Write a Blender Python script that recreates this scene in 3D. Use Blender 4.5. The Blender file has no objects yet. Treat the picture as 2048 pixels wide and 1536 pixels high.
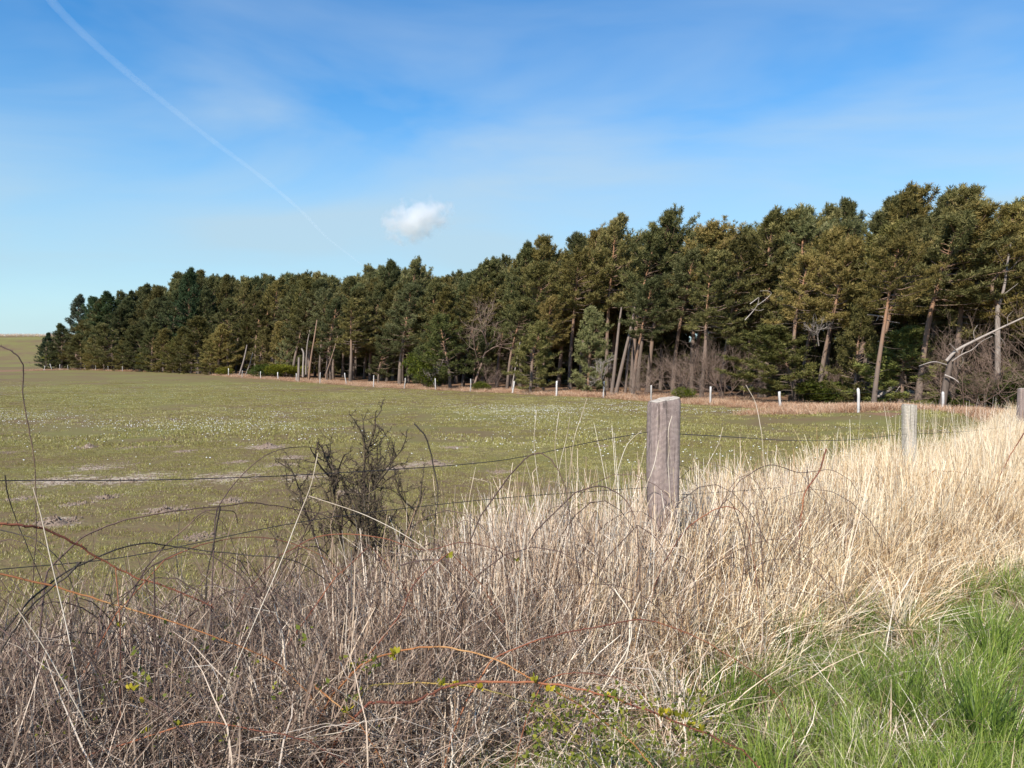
import bpy, math, random
import numpy as np
from mathutils import Vector

PI = math.pi
SC = bpy.context.scene
COL = SC.collection
EYE = 1.65                      # eye height over the verge
F = 1540.0                      # focal length in photo pixels (2048 wide)
PITCH = math.atan((768 - 712) / F)

# ------------------------------------------------------------------ camera
cd = bpy.data.cameras.new('camera')
cam = bpy.data.objects.new('camera', cd)
COL.objects.link(cam)
cd.sensor_width = 36.0
cd.lens = 36.0 * F / 2048.0
cd.clip_start = 0.05
cd.clip_end = 60000
cam.location = (0, 0, EYE)
cam.rotation_euler = (PI / 2 - PITCH, 0, 0)
SC.camera = cam
SC.render.resolution_x = 1024
SC.render.resolution_y = 768

# ------------------------------------------------------------------ light
SUN_EL = math.radians(42)
SUN_AZ = math.radians(208)      # compass style: 0 = +Y, 90 = +X; sun stands behind the camera, a little to its left
sd = Vector((math.sin(SUN_AZ) * math.cos(SUN_EL), math.cos(SUN_AZ) * math.cos(SUN_EL), math.sin(SUN_EL)))
sl = bpy.data.lights.new('sun', 'SUN')
sl.energy = 4.9
sl.angle = math.radians(0.5)
sl.color = (1.0, 0.95, 0.87)
sun = bpy.data.objects.new('sun', sl)
COL.objects.link(sun)
sun.rotation_euler = sd.to_track_quat('Z', 'Y').to_euler()

W = bpy.data.worlds.new('World')
SC.world = W
W.use_nodes = True
nt = W.node_tree
nt.nodes.clear()
def N(nt, t, **kw):
    n = nt.nodes.new(t)
    for k, v in kw.items():
        if k == 'ins':
            for a, b in v.items():
                n.inputs[a].default_value = b
        else:
            setattr(n, k, v)
    return n
wo = N(nt, 'ShaderNodeOutputWorld')
bg = N(nt, 'ShaderNodeBackground', ins={'Strength': 0.128})
sky = N(nt, 'ShaderNodeTexSky', sky_type='NISHITA', sun_disc=False, sun_elevation=SUN_EL, sun_rotation=SUN_AZ,
        altitude=0, air_density=1.0, dust_density=0.2, ozone_density=3.0)
hs = N(nt, 'ShaderNodeHueSaturation', ins={'Saturation': 1.38, 'Value': 1.0})
nt.links.new(sky.outputs[0], hs.inputs['Color'])
# thin cirrus veils, in directions of the sky
tc = N(nt, 'ShaderNodeTexCoord')
mp = N(nt, 'ShaderNodeMapping', ins={'Rotation': (0.0, math.radians(-14), 0.0), 'Scale': (1.1, 1.1, 4.2)})
nz = N(nt, 'ShaderNodeTexNoise', ins={'Scale': 1.7, 'Detail': 5.0, 'Roughness': 0.5, 'Distortion': 0.5})
rp = N(nt, 'ShaderNodeMapRange', ins={'From Min': 0.36, 'From Max': 0.68, 'To Min': 0.0, 'To Max': 0.8})
mx = N(nt, 'ShaderNodeMix', data_type='RGBA')
nt.links.new(tc.outputs['Generated'], mp.inputs[0])
nt.links.new(mp.outputs[0], nz.inputs['Vector'])
nt.links.new(nz.outputs[0], rp.inputs[0])
sz_ = N(nt, 'ShaderNodeSeparateXYZ'); nt.links.new(tc.outputs['Generated'], sz_.inputs[0])
em = N(nt, 'ShaderNodeMapRange', interpolation_type='SMOOTHSTEP', ins={'From Min': 0.24, 'From Max': 0.46, 'To Min': 1.0, 'To Max': 0.25}); nt.links.new(sz_.outputs['Z'], em.inputs[0])
mm = N(nt, 'ShaderNodeMath', operation='MULTIPLY'); nt.links.new(rp.outputs[0], mm.inputs[0]); nt.links.new(em.outputs[0], mm.inputs[1])
nt.links.new(mm.outputs[0], mx.inputs[0])
nt.links.new(hs.outputs[0], mx.inputs[6])
mx.inputs[7].default_value = (3.0, 3.7, 4.4, 1)
sx_ = N(nt, 'ShaderNodeSeparateXYZ'); nt.links.new(tc.outputs['Generated'], sx_.inputs[0])
hz = N(nt, 'ShaderNodeMapRange', interpolation_type='SMOOTHSTEP', ins={'From Min': -0.05, 'From Max': 0.40, 'To Min': 0.85, 'To Max': 0.0}); nt.links.new(sx_.outputs['Z'], hz.inputs[0])
mh = N(nt, 'ShaderNodeMix', data_type='RGBA'); nt.links.new(hz.outputs[0], mh.inputs[0]); nt.links.new(mx.outputs[2], mh.inputs[6]); mh.inputs[7].default_value = (2.45, 3.75, 4.35, 1)
nt.links.new(mh.outputs[2], bg.inputs[0])
nt.links.new(bg.outputs[0], wo.inputs[0])

SC.view_settings.view_transform = 'Standard'
SC.view_settings.look = 'None'
SC.view_settings.gamma = 1.0
SC.view_settings.exposure = 0.55
SC.render.engine = 'CYCLES'
SC.cycles.max_bounces = 8
SC.cycles.diffuse_bounces = 3
SC.cycles.transmission_bounces = 3
SC.cycles.transparent_max_bounces = 6
SC.cycles.volume_bounces = 8

# ------------------------------------------------------------------ helpers
def tag(o, label=None, cat=None, group=None, kind=None):
    if label: o['label'] = label
    if cat: o['category'] = cat
    if group: o['group'] = group
    if kind: o['kind'] = kind
    return o

def empty(name, loc=(0, 0, 0)):
    o = bpy.data.objects.new(name, None)
    o.empty_display_size = 0.2
    o.location = loc
    COL.objects.link(o)
    return o

def obj(name, me, mat=None, parent=None, link=True):
    o = bpy.data.objects.new(name, me)
    if mat and not me.materials:
        me.materials.append(mat)
    if link: COL.objects.link(o)
    if parent: o.parent = parent
    return o

def mesh_np(name, verts, faces, tint=None, smooth=False):
    """faces: list of (M,3) / (M,4) index arrays"""
    me = bpy.data.meshes.new(name)
    verts = np.asarray(verts, dtype=np.float32).reshape(-1, 3)
    me.vertices.add(len(verts))
    me.vertices.foreach_set('co', verts.ravel())
    faces = [np.asarray(f, dtype=np.int32) for f in faces if len(f)]
    loops = np.concatenate([f.ravel() for f in faces])
    tot = np.concatenate([np.full(len(f), f.shape[1], dtype=np.int32) for f in faces])
    start = np.concatenate([[0], np.cumsum(tot)[:-1]]).astype(np.int32)
    me.loops.add(len(loops))
    me.loops.foreach_set('vertex_index', loops)
    me.polygons.add(len(tot))
    me.polygons.foreach_set('loop_start', start)
    me.polygons.foreach_set('loop_total', tot)
    if smooth:
        me.polygons.foreach_set('use_smooth', np.ones(len(tot), dtype=bool))
    me.update(calc_edges=True)
    if tint is not None:
        a = me.attributes.new('tint', 'FLOAT', 'POINT')
        a.data.foreach_set('value', np.asarray(tint, dtype=np.float32).ravel())
    return me

class Acc:
    def __init__(s): s.v, s.f3, s.f4, s.t, s.n = [], [], [], [], 0
    def add(s, v, f, t):
        v = np.asarray(v, float).reshape(-1, 3); f = np.asarray(f, int)
        if len(f): (s.f3 if f.shape[1] == 3 else s.f4).append(f + s.n)
        s.v.append(v); s.t.append(np.broadcast_to(np.asarray(t, float), (len(v),))); s.n += len(v)
    def mesh(s, name, smooth=False):
        fs = []
        if s.f3: fs.append(np.concatenate(s.f3))
        if s.f4: fs.append(np.concatenate(s.f4))
        return mesh_np(name, np.concatenate(s.v), fs, np.concatenate(s.t), smooth)
    def tube(s, pts, rad, sides=5, t=0.5, cap=True):
        pts = np.asarray(pts, float); k = len(pts)
        rad = np.broadcast_to(np.asarray(rad, float), (k,))
        tg = np.gradient(pts, axis=0); tg /= np.linalg.norm(tg, axis=1)[:, None] + 1e-9
        ref = np.array([0.31, 0.87, 0.38]) if abs(tg[0][2]) > .8 else np.array([0, 0, 1.0])
        a = np.cross(tg, ref); a /= np.linalg.norm(a, axis=1)[:, None] + 1e-9
        b = np.cross(tg, a)
        th = np.arange(sides) * 2 * PI / sides
        v = pts[:, None] + rad[:, None, None] * (np.cos(th)[None, :, None] * a[:, None] + np.sin(th)[None, :, None] * b[:, None])
        i = np.arange(k - 1)[:, None] * sides; j = np.arange(sides)[None]; j2 = (j + 1) % sides
        f = np.stack([i + j, i + j2, i + sides + j2, i + sides + j], -1).reshape(-1, 4)
        tt = np.repeat(np.broadcast_to(np.asarray(t, float), (k,)), sides)
        s.add(v, f, tt)
        if cap:
            c = (k - 1) * sides
            s.add(np.concatenate([v[-1], pts[-1:]]), [[q, (q + 1) % sides, sides] for q in range(sides)], tt[-1])

def ribbons(base, az, L, th0, curl, w, k, tint, rng, yawj=0.9, wob=0.0, tipw=0.15):
    """curved flat blades; all arguments arrays of length n"""
    n = len(az)
    s = np.linspace(0, 1, k)
    th = th0[:, None] + curl[:, None] * s[None] ** 1.3
    if wob: th = th + rng.normal(0, wob, (n, k))
    azz = az[:, None] + (rng.normal(0, wob, (n, k)).cumsum(1) if wob else 0)
    d = np.stack([np.sin(th) * np.cos(azz), np.sin(th) * np.sin(azz), np.cos(th)], -1)
    seg = d * (L[:, None, None] / (k - 1))
    p = base[:, None] + np.concatenate([np.zeros((n, 1, 3)), np.cumsum(seg, 1)[:, :-1]], 1)
    ya = az + PI / 2 + rng.normal(0, yawj, n)
    side = np.stack([np.cos(ya), np.sin(ya), np.zeros(n)], -1)
    ww = w[:, None] * (1 - (1 - tipw) * s[None] ** 1.6) * .5
    v = np.stack([p - side[:, None] * ww[..., None], p + side[:, None] * ww[..., None]], 2)   # n,k,2,3
    i = (np.arange(n)[:, None] * k + np.arange(k - 1)[None]).reshape(-1) * 2
    f = np.stack([i, i + 1, i + 3, i + 2], -1)
    return v.reshape(-1, 3), f, np.repeat(tint, k * 2)

def pt(px, py, d):
    """point of the place at depth d (metres ahead of the camera) seen at photo pixel px, py"""
    cx, cy = (px - 1024) / F, (768 - py) / F
    f = np.array([0, math.cos(PITCH), -math.sin(PITCH)]); u = np.array([0, math.sin(PITCH), math.cos(PITCH)])
    r = np.array([1.0, 0, 0]) * cx + u * cy + f
    r *= d / r[1]
    return np.array([r[0], r[1], r[2] + EYE])

def sstep(a, b, x):
    t = np.clip((x - a) / (b - a), 0, 1)
    return t * t * (3 - 2 * t)

def wave(x, y, s=1.0, seed=0):
    r = np.random.RandomState(seed); o = 0
    for _ in range(6):
        a = r.uniform(0, 2 * PI); f = r.uniform(.5, 1.8) / s; p = r.uniform(0, 2 * PI)
        o = o + np.sin((x * math.cos(a) + y * math.sin(a)) * f + p)
    return o / 6

def G(X, Y):
    """ground height"""
    X = np.asarray(X, float); Y = np.asarray(Y, float)
    z = np.interp(Y, [-60, 0, 4.5, 7, 10, 14, 20, 30, 40, 60, 90, 130, 165], [0, 0, 0, -.08, -.2, -.33, -.52, -.88, -1.05, -1.1, -1.02, -1.0, -.95])
    hill = (9.85 + .95) * sstep(172, 312, Y + .06 * X) * np.clip(1.05 - .0011 * (X + 210), .35, 1.03)
    z = z + hill - 2.0 * sstep(330, 800, Y)
    z = z + .5 * np.exp(-((X - 14) / 4.0) ** 2 - ((Y - 27) / 8.0) ** 2)
    z = z + .035 * wave(X, Y, 3.0, 3) * sstep(5, 9, Y) + .02 * wave(X, Y, .5, 4) * sstep(40, 20, Y)
    return z

def gd(px, py):
    """depth at which the ground is met at a photo pixel"""
    ds = np.concatenate([np.arange(1.5, 40, .05), np.arange(40, 300, .5)])
    for d in ds:
        p = pt(px, py, d)
        if p[2] <= G(p[0], p[1]): return d
    return 170.0

# ------------------------------------------------------------------ materials
def newmat(name):
    m = bpy.data.materials.new(name); m.use_nodes = True
    m.node_tree.nodes.clear()
    return m, m.node_tree

def ramp(nt, stops, fac):
    r = N(nt, 'ShaderNodeValToRGB')
    e = r.color_ramp.elements
    while len(e) < len(stops): e.new(.5)
    for q, (p, c) in zip(e, stops):
        q.position = p; q.color = (*c, 1)
    nt.links.new(fac, r.inputs[0])
    return r.outputs[0]

def mathn(nt, op, a, b=None, clamp=False):
    n = N(nt, 'ShaderNodeMath', operation=op, use_clamp=clamp)
    for i, x in enumerate((a, b)):
        if x is None: continue
        if isinstance(x, (int, float)): n.inputs[i].default_value = x
        else: nt.links.new(x, n.inputs[i])
    return n.outputs[0]

def noise(nt, vec, scale, detail=3, rough=.5, dist=0):
    n = N(nt, 'ShaderNodeTexNoise', ins={'Scale': scale, 'Detail': detail, 'Roughness': rough, 'Distortion': dist})
    if vec is not None: nt.links.new(vec, n.inputs['Vector'])
    return n.outputs[0]

def mixc(nt, fac, a, b, blend='MIX'):
    n = N(nt, 'ShaderNodeMix', data_type='RGBA', blend_type=blend)
    for i, x in ((0, fac), (6, a), (7, b)):
        if isinstance(x, (int, float)): n.inputs[i].default_value = x
        elif isinstance(x, tuple): n.inputs[i].default_value = (*x, 1)
        else: nt.links.new(x, n.inputs[i])
    return n.outputs[2]

def leafmat(name, stops, trans=.25, rough=.7, wscale=.25, wamt=.35, inst=.25, objcol=False, spec=.25):
    """stops: colour over 'tint'; world noise and per-object random shift the tint"""
    m, nt = newmat(name)
    out = N(nt, 'ShaderNodeOutputMaterial')
    at = N(nt, 'ShaderNodeAttribute', attribute_name='tint')
    geo = N(nt, 'ShaderNodeNewGeometry'); oi = N(nt, 'ShaderNodeObjectInfo')
    nn = noise(nt, geo.outputs['Position'], wscale, 3)
    f = mathn(nt, 'ADD', at.outputs['Fac'], mathn(nt, 'MULTIPLY', mathn(nt, 'SUBTRACT', nn, .5), wamt * 2))
    f = mathn(nt, 'ADD', f, mathn(nt, 'MULTIPLY', mathn(nt, 'SUBTRACT', oi.outputs['Random'], .5), inst), True)
    c = ramp(nt, stops, f)
    if objcol: c = mixc(nt, 1.0, c, oi.outputs['Color'], 'MULTIPLY')
    p = N(nt, 'ShaderNodeBsdfPrincipled', ins={'Roughness': rough, 'Specular IOR Level': spec})
    nt.links.new(c, p.inputs['Base Color'])
    if trans > 0:
        tr = N(nt, 'ShaderNodeBsdfTranslucent'); ms = N(nt, 'ShaderNodeMixShader', ins={0: trans})
        nt.links.new(c, tr.inputs[0]); nt.links.new(p.outputs[0], ms.inputs[1]); nt.links.new(tr.outputs[0], ms.inputs[2])
        nt.links.new(ms.outputs[0], out.inputs[0])
    else:
        nt.links.new(p.outputs[0], out.inputs[0])
    return m

M = {}
M['needles'] = leafmat('needles', [(0, (.045, .048, .02)), (.35, (.12, .118, .042)), (.7, (.23, .205, .08)), (1, (.34, .28, .13))],
                       trans=.22, rough=.6, wscale=.35, wamt=.3, inst=.45, objcol=True, spec=.15)
M['gorse'] = leafmat('gorse_leaf', [(0, (.05, .07, .012)), (.5, (.13, .15, .02)), (1, (.26, .24, .025))], trans=.25, wscale=.5, wamt=.2, objcol=True)
M['straw'] = leafmat('dead_grass', [(0, (.13, .068, .042)), (.28, (.38, .24, .15)), (.55, (.73, .565, .40)), (1, (.92, .83, .70))],
                     trans=.22, rough=.6, wscale=.8, wamt=.16, inst=.15, spec=.3)
M['straw_gold'] = leafmat('golden_dead_grass', [(0, (.15, .075, .035)), (.28, (.44, .27, .13)), (.55, (.80, .61, .37)), (1, (.93, .83, .64))],
                     trans=.22, rough=.6, wscale=.8, wamt=.16, inst=.15, spec=.3)
M['tangle'] = leafmat('dead_stems', [(0, (.065, .038, .028)), (.35, (.19, .125, .09)), (.7, (.40, .30, .22)), (1, (.68, .57, .45))],
                      trans=.08, rough=.7, wscale=.9, wamt=.15, inst=.1)
M['thatch'] = leafmat('thatch', [(0, (.20, .095, .05)), (.4, (.42, .23, .13)), (.75, (.62, .42, .27)), (1, (.78, .62, .45))], trans=.15, wscale=.25, wamt=.3, inst=.2)
M['grass'] = leafmat('green_grass', [(0, (.07, .11, .02)), (.35, (.16, .235, .035)), (.7, (.30, .38, .06)), (.88, (.44, .46, .16)), (1, (.66, .57, .38))],
                     trans=.35, rough=.45, wscale=1.1, wamt=.18, inst=.15, spec=.4)
M['turf'] = leafmat('turf_blade', [(0, (.17, .105, .058)), (.35, (.225, .195, .055)), (.7, (.35, .325, .075)), (1, (.64, .55, .34))],
                    trans=.25, rough=.6, wscale=.10, wamt=.3, inst=.25)
M['daisy'] = leafmat('daisy', [(0, (.75, .74, .70)), (1, (.85, .85, .84))], trans=0, wamt=0)

def barkmat(name, stops, scale=6, stretch=.25, bump=.6, rnd=.2):
    m, nt = newmat(name)
    out = N(nt, 'ShaderNodeOutputMaterial')
    at = N(nt, 'ShaderNodeAttribute', attribute_name='tint'); oi = N(nt, 'ShaderNodeObjectInfo')
    tc = N(nt, 'ShaderNodeTexCoord'); mp = N(nt, 'ShaderNodeMapping', ins={'Scale': (1, 1, stretch)})
    nt.links.new(tc.outputs['Object'], mp.inputs[0])
    nn = noise(nt, mp.outputs[0], scale, 4, .65)
    f = mathn(nt, 'ADD', at.outputs['Fac'], mathn(nt, 'MULTIPLY', mathn(nt, 'SUBTRACT', nn, .5), .9))
    f = mathn(nt, 'ADD', f, mathn(nt, 'MULTIPLY', mathn(nt, 'SUBTRACT', oi.outputs['Random'], .5), rnd), True)
    c = ramp(nt, stops, f)
    p = N(nt, 'ShaderNodeBsdfPrincipled', ins={'Roughness': .85, 'Specular IOR Level': .2})
    b = N(nt, 'ShaderNodeBump', ins={'Strength': bump, 'Distance': .02})
    nt.links.new(nn, b.inputs['Height']); nt.links.new(b.outputs[0], p.inputs['Normal'])
    nt.links.new(c, p.inputs['Base Color']); nt.links.new(p.outputs[0], out.inputs[0])
    return m
M['bark'] = barkmat('pine_bark', [(0, (.07, .055, .045)), (.4, (.17, .13, .105)), (.75, (.24, .15, .10)), (1, (.31, .165, .09))])
M['deadwood'] = barkmat('dead_wood', [(0, (.11, .085, .07)), (.5, (.25, .205, .175)), (1, (.44, .39, .34))], scale=9)
M['twig'] = barkmat('bare_twig', [(0, (.075, .05, .04)), (.5, (.17, .115, .09)), (1, (.28, .20, .15))], scale=5)
M['thorn'] = barkmat('thorn_twig', [(0, (.03, .022, .018)), (.45, (.085, .062, .042)), (.8, (.15, .12, .06)), (1, (.24, .21, .08))], scale=14, stretch=1)
M['cane_red'] = barkmat('cane_red', [(0, (.06, .026, .02)), (.45, (.17, .06, .038)), (.75, (.29, .11, .055)), (1, (.42, .23, .12))], scale=30, stretch=1, bump=.1, rnd=.1)
M['cane_orange'] = barkmat('cane_orange', [(0, (.13, .05, .025)), (.5, (.33, .14, .055)), (1, (.50, .30, .13))], scale=30, stretch=1, bump=.1, rnd=.1)
M['cane_brown'] = barkmat('cane_brown', [(0, (.045, .028, .024)), (.5, (.10, .065, .055)), (1, (.19, .12, .085))], scale=18, stretch=1, bump=.1, rnd=.1)
M['cane_dark'] = barkmat('cane_dark', [(0, (.02, .016, .014)), (.5, (.05, .04, .034)), (1, (.10, .08, .06))], scale=18, stretch=1, bump=.1, rnd=.1)
M['cane_green'] = barkmat('cane_green', [(0, (.12, .10, .03)), (.5, (.26, .20, .06)), (1, (.40, .24, .08))], scale=18, stretch=1, bump=.1, rnd=.1)
M['stalk'] = barkmat('pale_stalk', [(0, (.30, .22, .15)), (.5, (.52, .43, .32)), (1, (.70, .61, .50))], scale=12, stretch=1, bump=.1)
M['paleP'] = barkmat('pale_post', [(0, (.20, .18, .16)), (.45, (.42, .395, .37)), (1, (.66, .63, .60))], scale=9, stretch=.35, bump=.6, rnd=.7)

def wiremat():
    m, nt = newmat('fence_wire')
    out = N(nt, 'ShaderNodeOutputMaterial'); p = N(nt, 'ShaderNodeBsdfPrincipled', ins={'Roughness': .5, 'Metallic': .6, 'Base Color': (.045, .042, .045, 1)})
    nt.links.new(p.outputs[0], out.inputs[0]); return m
M['wire'] = wiremat()

def postmat(name, base, dark, light, lichen=(.36, .34, .14), lamt=.25):
    """weathered grey wood: vertical grain, drying cracks, knots, lichen flecks"""
    m, nt = newmat(name)
    out = N(nt, 'ShaderNodeOutputMaterial')
    tc = N(nt, 'ShaderNodeTexCoord')
    mp = N(nt, 'ShaderNodeMapping', ins={'Scale': (22, 22, 1.6)}); nt.links.new(tc.outputs['Object'], mp.inputs[0])
    wob = noise(nt, tc.outputs['Object'], 5, 3)
    grain = noise(nt, mp.outputs[0], 2.2, 6, .7, .6)
    mp2 = N(nt, 'ShaderNodeMapping', ins={'Scale': (9, 9, .55)}); nt.links.new(tc.outputs['Object'], mp2.inputs[0])
    crack = noise(nt, mp2.outputs[0], 3.0, 2, .5, 1.2)
    fine = noise(nt, tc.outputs['Object'], 60, 3, .75)
    c = ramp(nt, [(.22, dark), (.5, base), (.8, light)], mathn(nt, 'ADD', mathn(nt, 'MULTIPLY', grain, .75), mathn(nt, 'MULTIPLY', wob, .25)))
    ck = N(nt, 'ShaderNodeMapRange', ins={'From Min': .33, 'From Max': .40, 'To Min': 0.0, 'To Max': 1.0}); nt.links.new(crack, ck.inputs[0])
    c = mixc(nt, mathn(nt, 'MULTIPLY', mathn(nt, 'SUBTRACT', 1.0, ck.outputs[0]), .6), c, (dark[0] * .35, dark[1] * .35, dark[2] * .35))
    vk = N(nt, 'ShaderNodeTexWave', wave_type='RINGS', rings_direction='Y', ins={'Scale': 5.0, 'Distortion': 9.0, 'Detail': 3.0, 'Detail Scale': 1.2})
    mp3 = N(nt, 'ShaderNodeMapping', ins={'Scale': (4, 4, 1.5)}); nt.links.new(tc.outputs['Object'], mp3.inputs[0]); nt.links.new(mp3.outputs[0], vk.inputs['Vector'])
    c = mixc(nt, mathn(nt, 'MULTIPLY', vk.outputs['Fac'], .22), c, (dark[0] * .6, dark[1] * .6, dark[2] * .6))
    fk = N(nt, 'ShaderNodeMapRange', ins={'From Min': .56, 'From Max': .66, 'To Min': 0.0, 'To Max': .55}); nt.links.new(fine, fk.inputs[0])
    c = mixc(nt, fk.outputs[0], c, light)
    li = noise(nt, tc.outputs['Object'], 20, 4, .75)
    lk = N(nt, 'ShaderNodeMapRange', ins={'From Min': .60, 'From Max': .68, 'To Min': 0.0, 'To Max': lamt}); nt.links.new(li, lk.inputs[0])
    c = mixc(nt, lk.outputs[0], c, lichen)
    h = mathn(nt, 'ADD', mathn(nt, 'MULTIPLY', grain, .6), mathn(nt, 'ADD', ck.outputs[0], mathn(nt, 'MULTIPLY', fine, .3)))
    p = N(nt, 'ShaderNodeBsdfPrincipled', ins={'Roughness': .9, 'Specular IOR Level': .15})
    b = N(nt, 'ShaderNodeBump', ins={'Strength': .8, 'Distance': .006})
    nt.links.new(h, b.inputs['Height']); nt.links.new(b.outputs[0], p.inputs['Normal'])
    nt.links.new(c, p.inputs['Base Color']); nt.links.new(p.outputs[0], out.inputs[0])
    return m
M['post'] = postmat('weathered_wood', (.27, .205, .18), (.12, .088, .078), (.42, .34, .30))
M['post_top'] = postmat('sawn_top', (.48, .41, .33), (.28, .22, .18), (.62, .55, .46), lamt=.5)
M['post_pale'] = postmat('pale_lichened_wood', (.42, .37, .30), (.19, .155, .12), (.66, .61, .52), lamt=.75)

def soilmat():
    m, nt = newmat('soil')
    out = N(nt, 'ShaderNodeOutputMaterial'); geo = N(nt, 'ShaderNodeNewGeometry')
    a = noise(nt, geo.outputs['Position'], 25, 5, .7); b_ = noise(nt, geo.outputs['Position'], 6, 3)
    c = ramp(nt, [(.25, (.12, .085, .065)), (.5, (.25, .185, .14)), (.8, (.40, .32, .25))], mathn(nt, 'ADD', mathn(nt, 'MULTIPLY', a, .6), mathn(nt, 'MULTIPLY', b_, .4)))
    p = N(nt, 'ShaderNodeBsdfPrincipled', ins={'Roughness': .95, 'Specular IOR Level': .1})
    b = N(nt, 'ShaderNodeBump', ins={'Strength': .9, 'Distance': .03})
    nt.links.new(a, b.inputs['Height']); nt.links.new(b.outputs[0], p.inputs['Normal'])
    nt.links.new(c, p.inputs['Base Color']); nt.links.new(p.outputs[0], out.inputs[0]); return m
M['soil'] = soilmat()

def groundmat():
    """attributes: soil = bare sandy spots, verge = thatchy roadside ground, wood = needle litter"""
    m, nt = newmat('pasture')
    out = N(nt, 'ShaderNodeOutputMaterial'); geo = N(nt, 'ShaderNodeNewGeometry'); P = geo.outputs['Position']
    n1 = noise(nt, P, .05, 4, .6); n2 = noise(nt, P, .5, 4, .6); n3 = noise(nt, P, 9, 5, .75); n4 = noise(nt, P, 2.2, 4, .65)
    f = mathn(nt, 'ADD', mathn(nt, 'MULTIPLY', n1, .45), mathn(nt, 'ADD', mathn(nt, 'MULTIPLY', n2, .25), mathn(nt, 'MULTIPLY', n3, .3)))
    c = ramp(nt, [(.38, (.135, .085, .055)), (.46, (.165, .118, .058)), (.54, (.165, .15, .05)), (.68, (.23, .21, .07))], f)
    # dry thatchy speckle
    sp = N(nt, 'ShaderNodeMapRange', ins={'From Min': .58, 'From Max': .70, 'To Min': 0.0, 'To Max': .5}); nt.links.new(n4, sp.inputs[0])
    c = mixc(nt, sp.outputs[0], c, (.20, .165, .085))
    def att(nm):
        a = N(nt, 'ShaderNodeAttribute', attribute_name=nm); return a.outputs['Fac']
    sf = mathn(nt, 'ADD', att('soil'), mathn(nt, 'MULTIPLY', mathn(nt, 'SUBTRACT', noise(nt, P, 4.5, 6, .75), .5), 2.6))
    sm = N(nt, 'ShaderNodeMapRange', ins={'From Min': .42, 'From Max': .62, 'To Min': 0.0, 'To Max': .9}); nt.links.new(sf, sm.inputs[0])
    sc = ramp(nt, [(.3, (.25, .185, .13)), (.6, (.48, .39, .30))], n3)
    c = mixc(nt, sm.outputs[0], c, sc)
    vc = ramp(nt, [(.3, (.055, .042, .028)), (.5, (.14, .105, .065)), (.7, (.13, .14, .04))], n3)
    c = mixc(nt, att('verge'), c, vc)
    wc = ramp(nt, [(.3, (.11, .062, .036)), (.6, (.27, .16, .095))], n3)
    c = mixc(nt, att('wood'), c, wc)
    p = N(nt, 'ShaderNodeBsdfPrincipled', ins={'Roughness': .95, 'Specular IOR Level': .1})
    b = N(nt, 'ShaderNodeBump', ins={'Strength': .7, 'Distance': .05})
    nt.links.new(n3, b.inputs['Height']); nt.links.new(b.outputs[0], p.inputs['Normal'])
    nt.links.new(c, p.inputs['Base Color']); nt.links.new(p.outputs[0], out.inputs[0]); return m
M['ground'] = groundmat()

# ------------------------------------------------------------------ far fence line (from photo positions of its posts)
FARP = [(88, 733, 741, -.25), (100, 727, 741, .3), (122, 729, 738, 0), (136, 730, 741, 0), (152, 730, 738, 0), (167, 730, 741, 0), (186, 731, 739, 0),
        (222, 733, 743, 0), (244, 734, 742, 0), (262, 733, 743, 0), (325, 735, 744, 0), (370, 736, 745, 0), (398, 733, 746, .3),
        (427, 735, 748, 0), (457, 737, 753, 0), (484, 742, 755, 0), (521, 744, 758, 0), (556, 745, 760, 0), (593, 747, 763, 0), (640, 745, 767, 0),
        (693, 746, 770, .16), (747, 751, 774, -.05), (809, 756, 777, -.08), (871, 757, 780, .02), (941, 758, 783, 0), (1025, 762, 787, -.14),
        (1113, 762, 792, 0), (1207, 763, 796, -.04), (1303, 771, 803, .02), (1421, 773, 810, 0), (1561, 783, 818, 0), (1717, 781, 825, 0), (1885, 789, 834, 0)]
posts = []
for (px, yt, yb, ln) in FARP:
    d = gd(px, yb)
    if px > 1800: d = 30.5
    p = pt(px, yb, d); q = pt(px, yt, d)
    posts.append((np.array([p[0], p[1], G(p[0], p[1])]), q[2], ln, d))
FP = np.array([p[0][:2] for p in posts] + [[12.7, 19.0]])
# smooth tiny zigzags in the left half
for _ in range(3):
    FP[1:14] = .25 * FP[0:13] + .5 * FP[1:14] + .25 * FP[2:15]
posts = [(np.array([FP[i][0], FP[i][1], G(*FP[i])]), pt(FARP[i][0], FARP[i][1], FP[i][1])[2], FARP[i][3], FP[i][1]) for i in range(len(FARP))]

# near fence
P1 = pt(1327, 797, 4.7); P2 = pt(1820, 810, 9.5); P3 = pt(2044, 777, 19.0)
NF = np.array([(-7.5, -.4), (-2.0, 3.0), (P1[0], P1[1]), (P2[0], P2[1]), (P3[0], P3[1]), (17.5, 25.0)])

def seg_dist(X, Y, L):
    """distance to a polyline and signed side (positive = left of its direction)"""
    X = np.asarray(X, float); Y = np.asarray(Y, float)
    best = np.full(X.shape, 1e9); sg = np.zeros(X.shape)
    for a, b in zip(L[:-1], L[1:]):
        dx, dy = b[0] - a[0], b[1] - a[1]; l2 = dx * dx + dy * dy
        t = np.clip(((X - a[0]) * dx + (Y - a[1]) * dy) / l2, 0, 1)
        ex, ey = X - a[0] - t * dx, Y - a[1] - t * dy
        dd = np.hypot(ex, ey); s = np.sign(dx * (Y - a[1]) - dy * (X - a[0]))
        m = dd < best - 1e-9
        best = np.where(m, dd, best); sg = np.where(m, s, sg)
    return best, sg

def near_side(X, Y):       # >0 field side of the near fence
    d, s = seg_dist(X, Y, NF); return d * s
def far_side(X, Y):        # >0 beyond the far fence (wood side)
    d, s = seg_dist(X, Y, FP); return d * s
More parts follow.
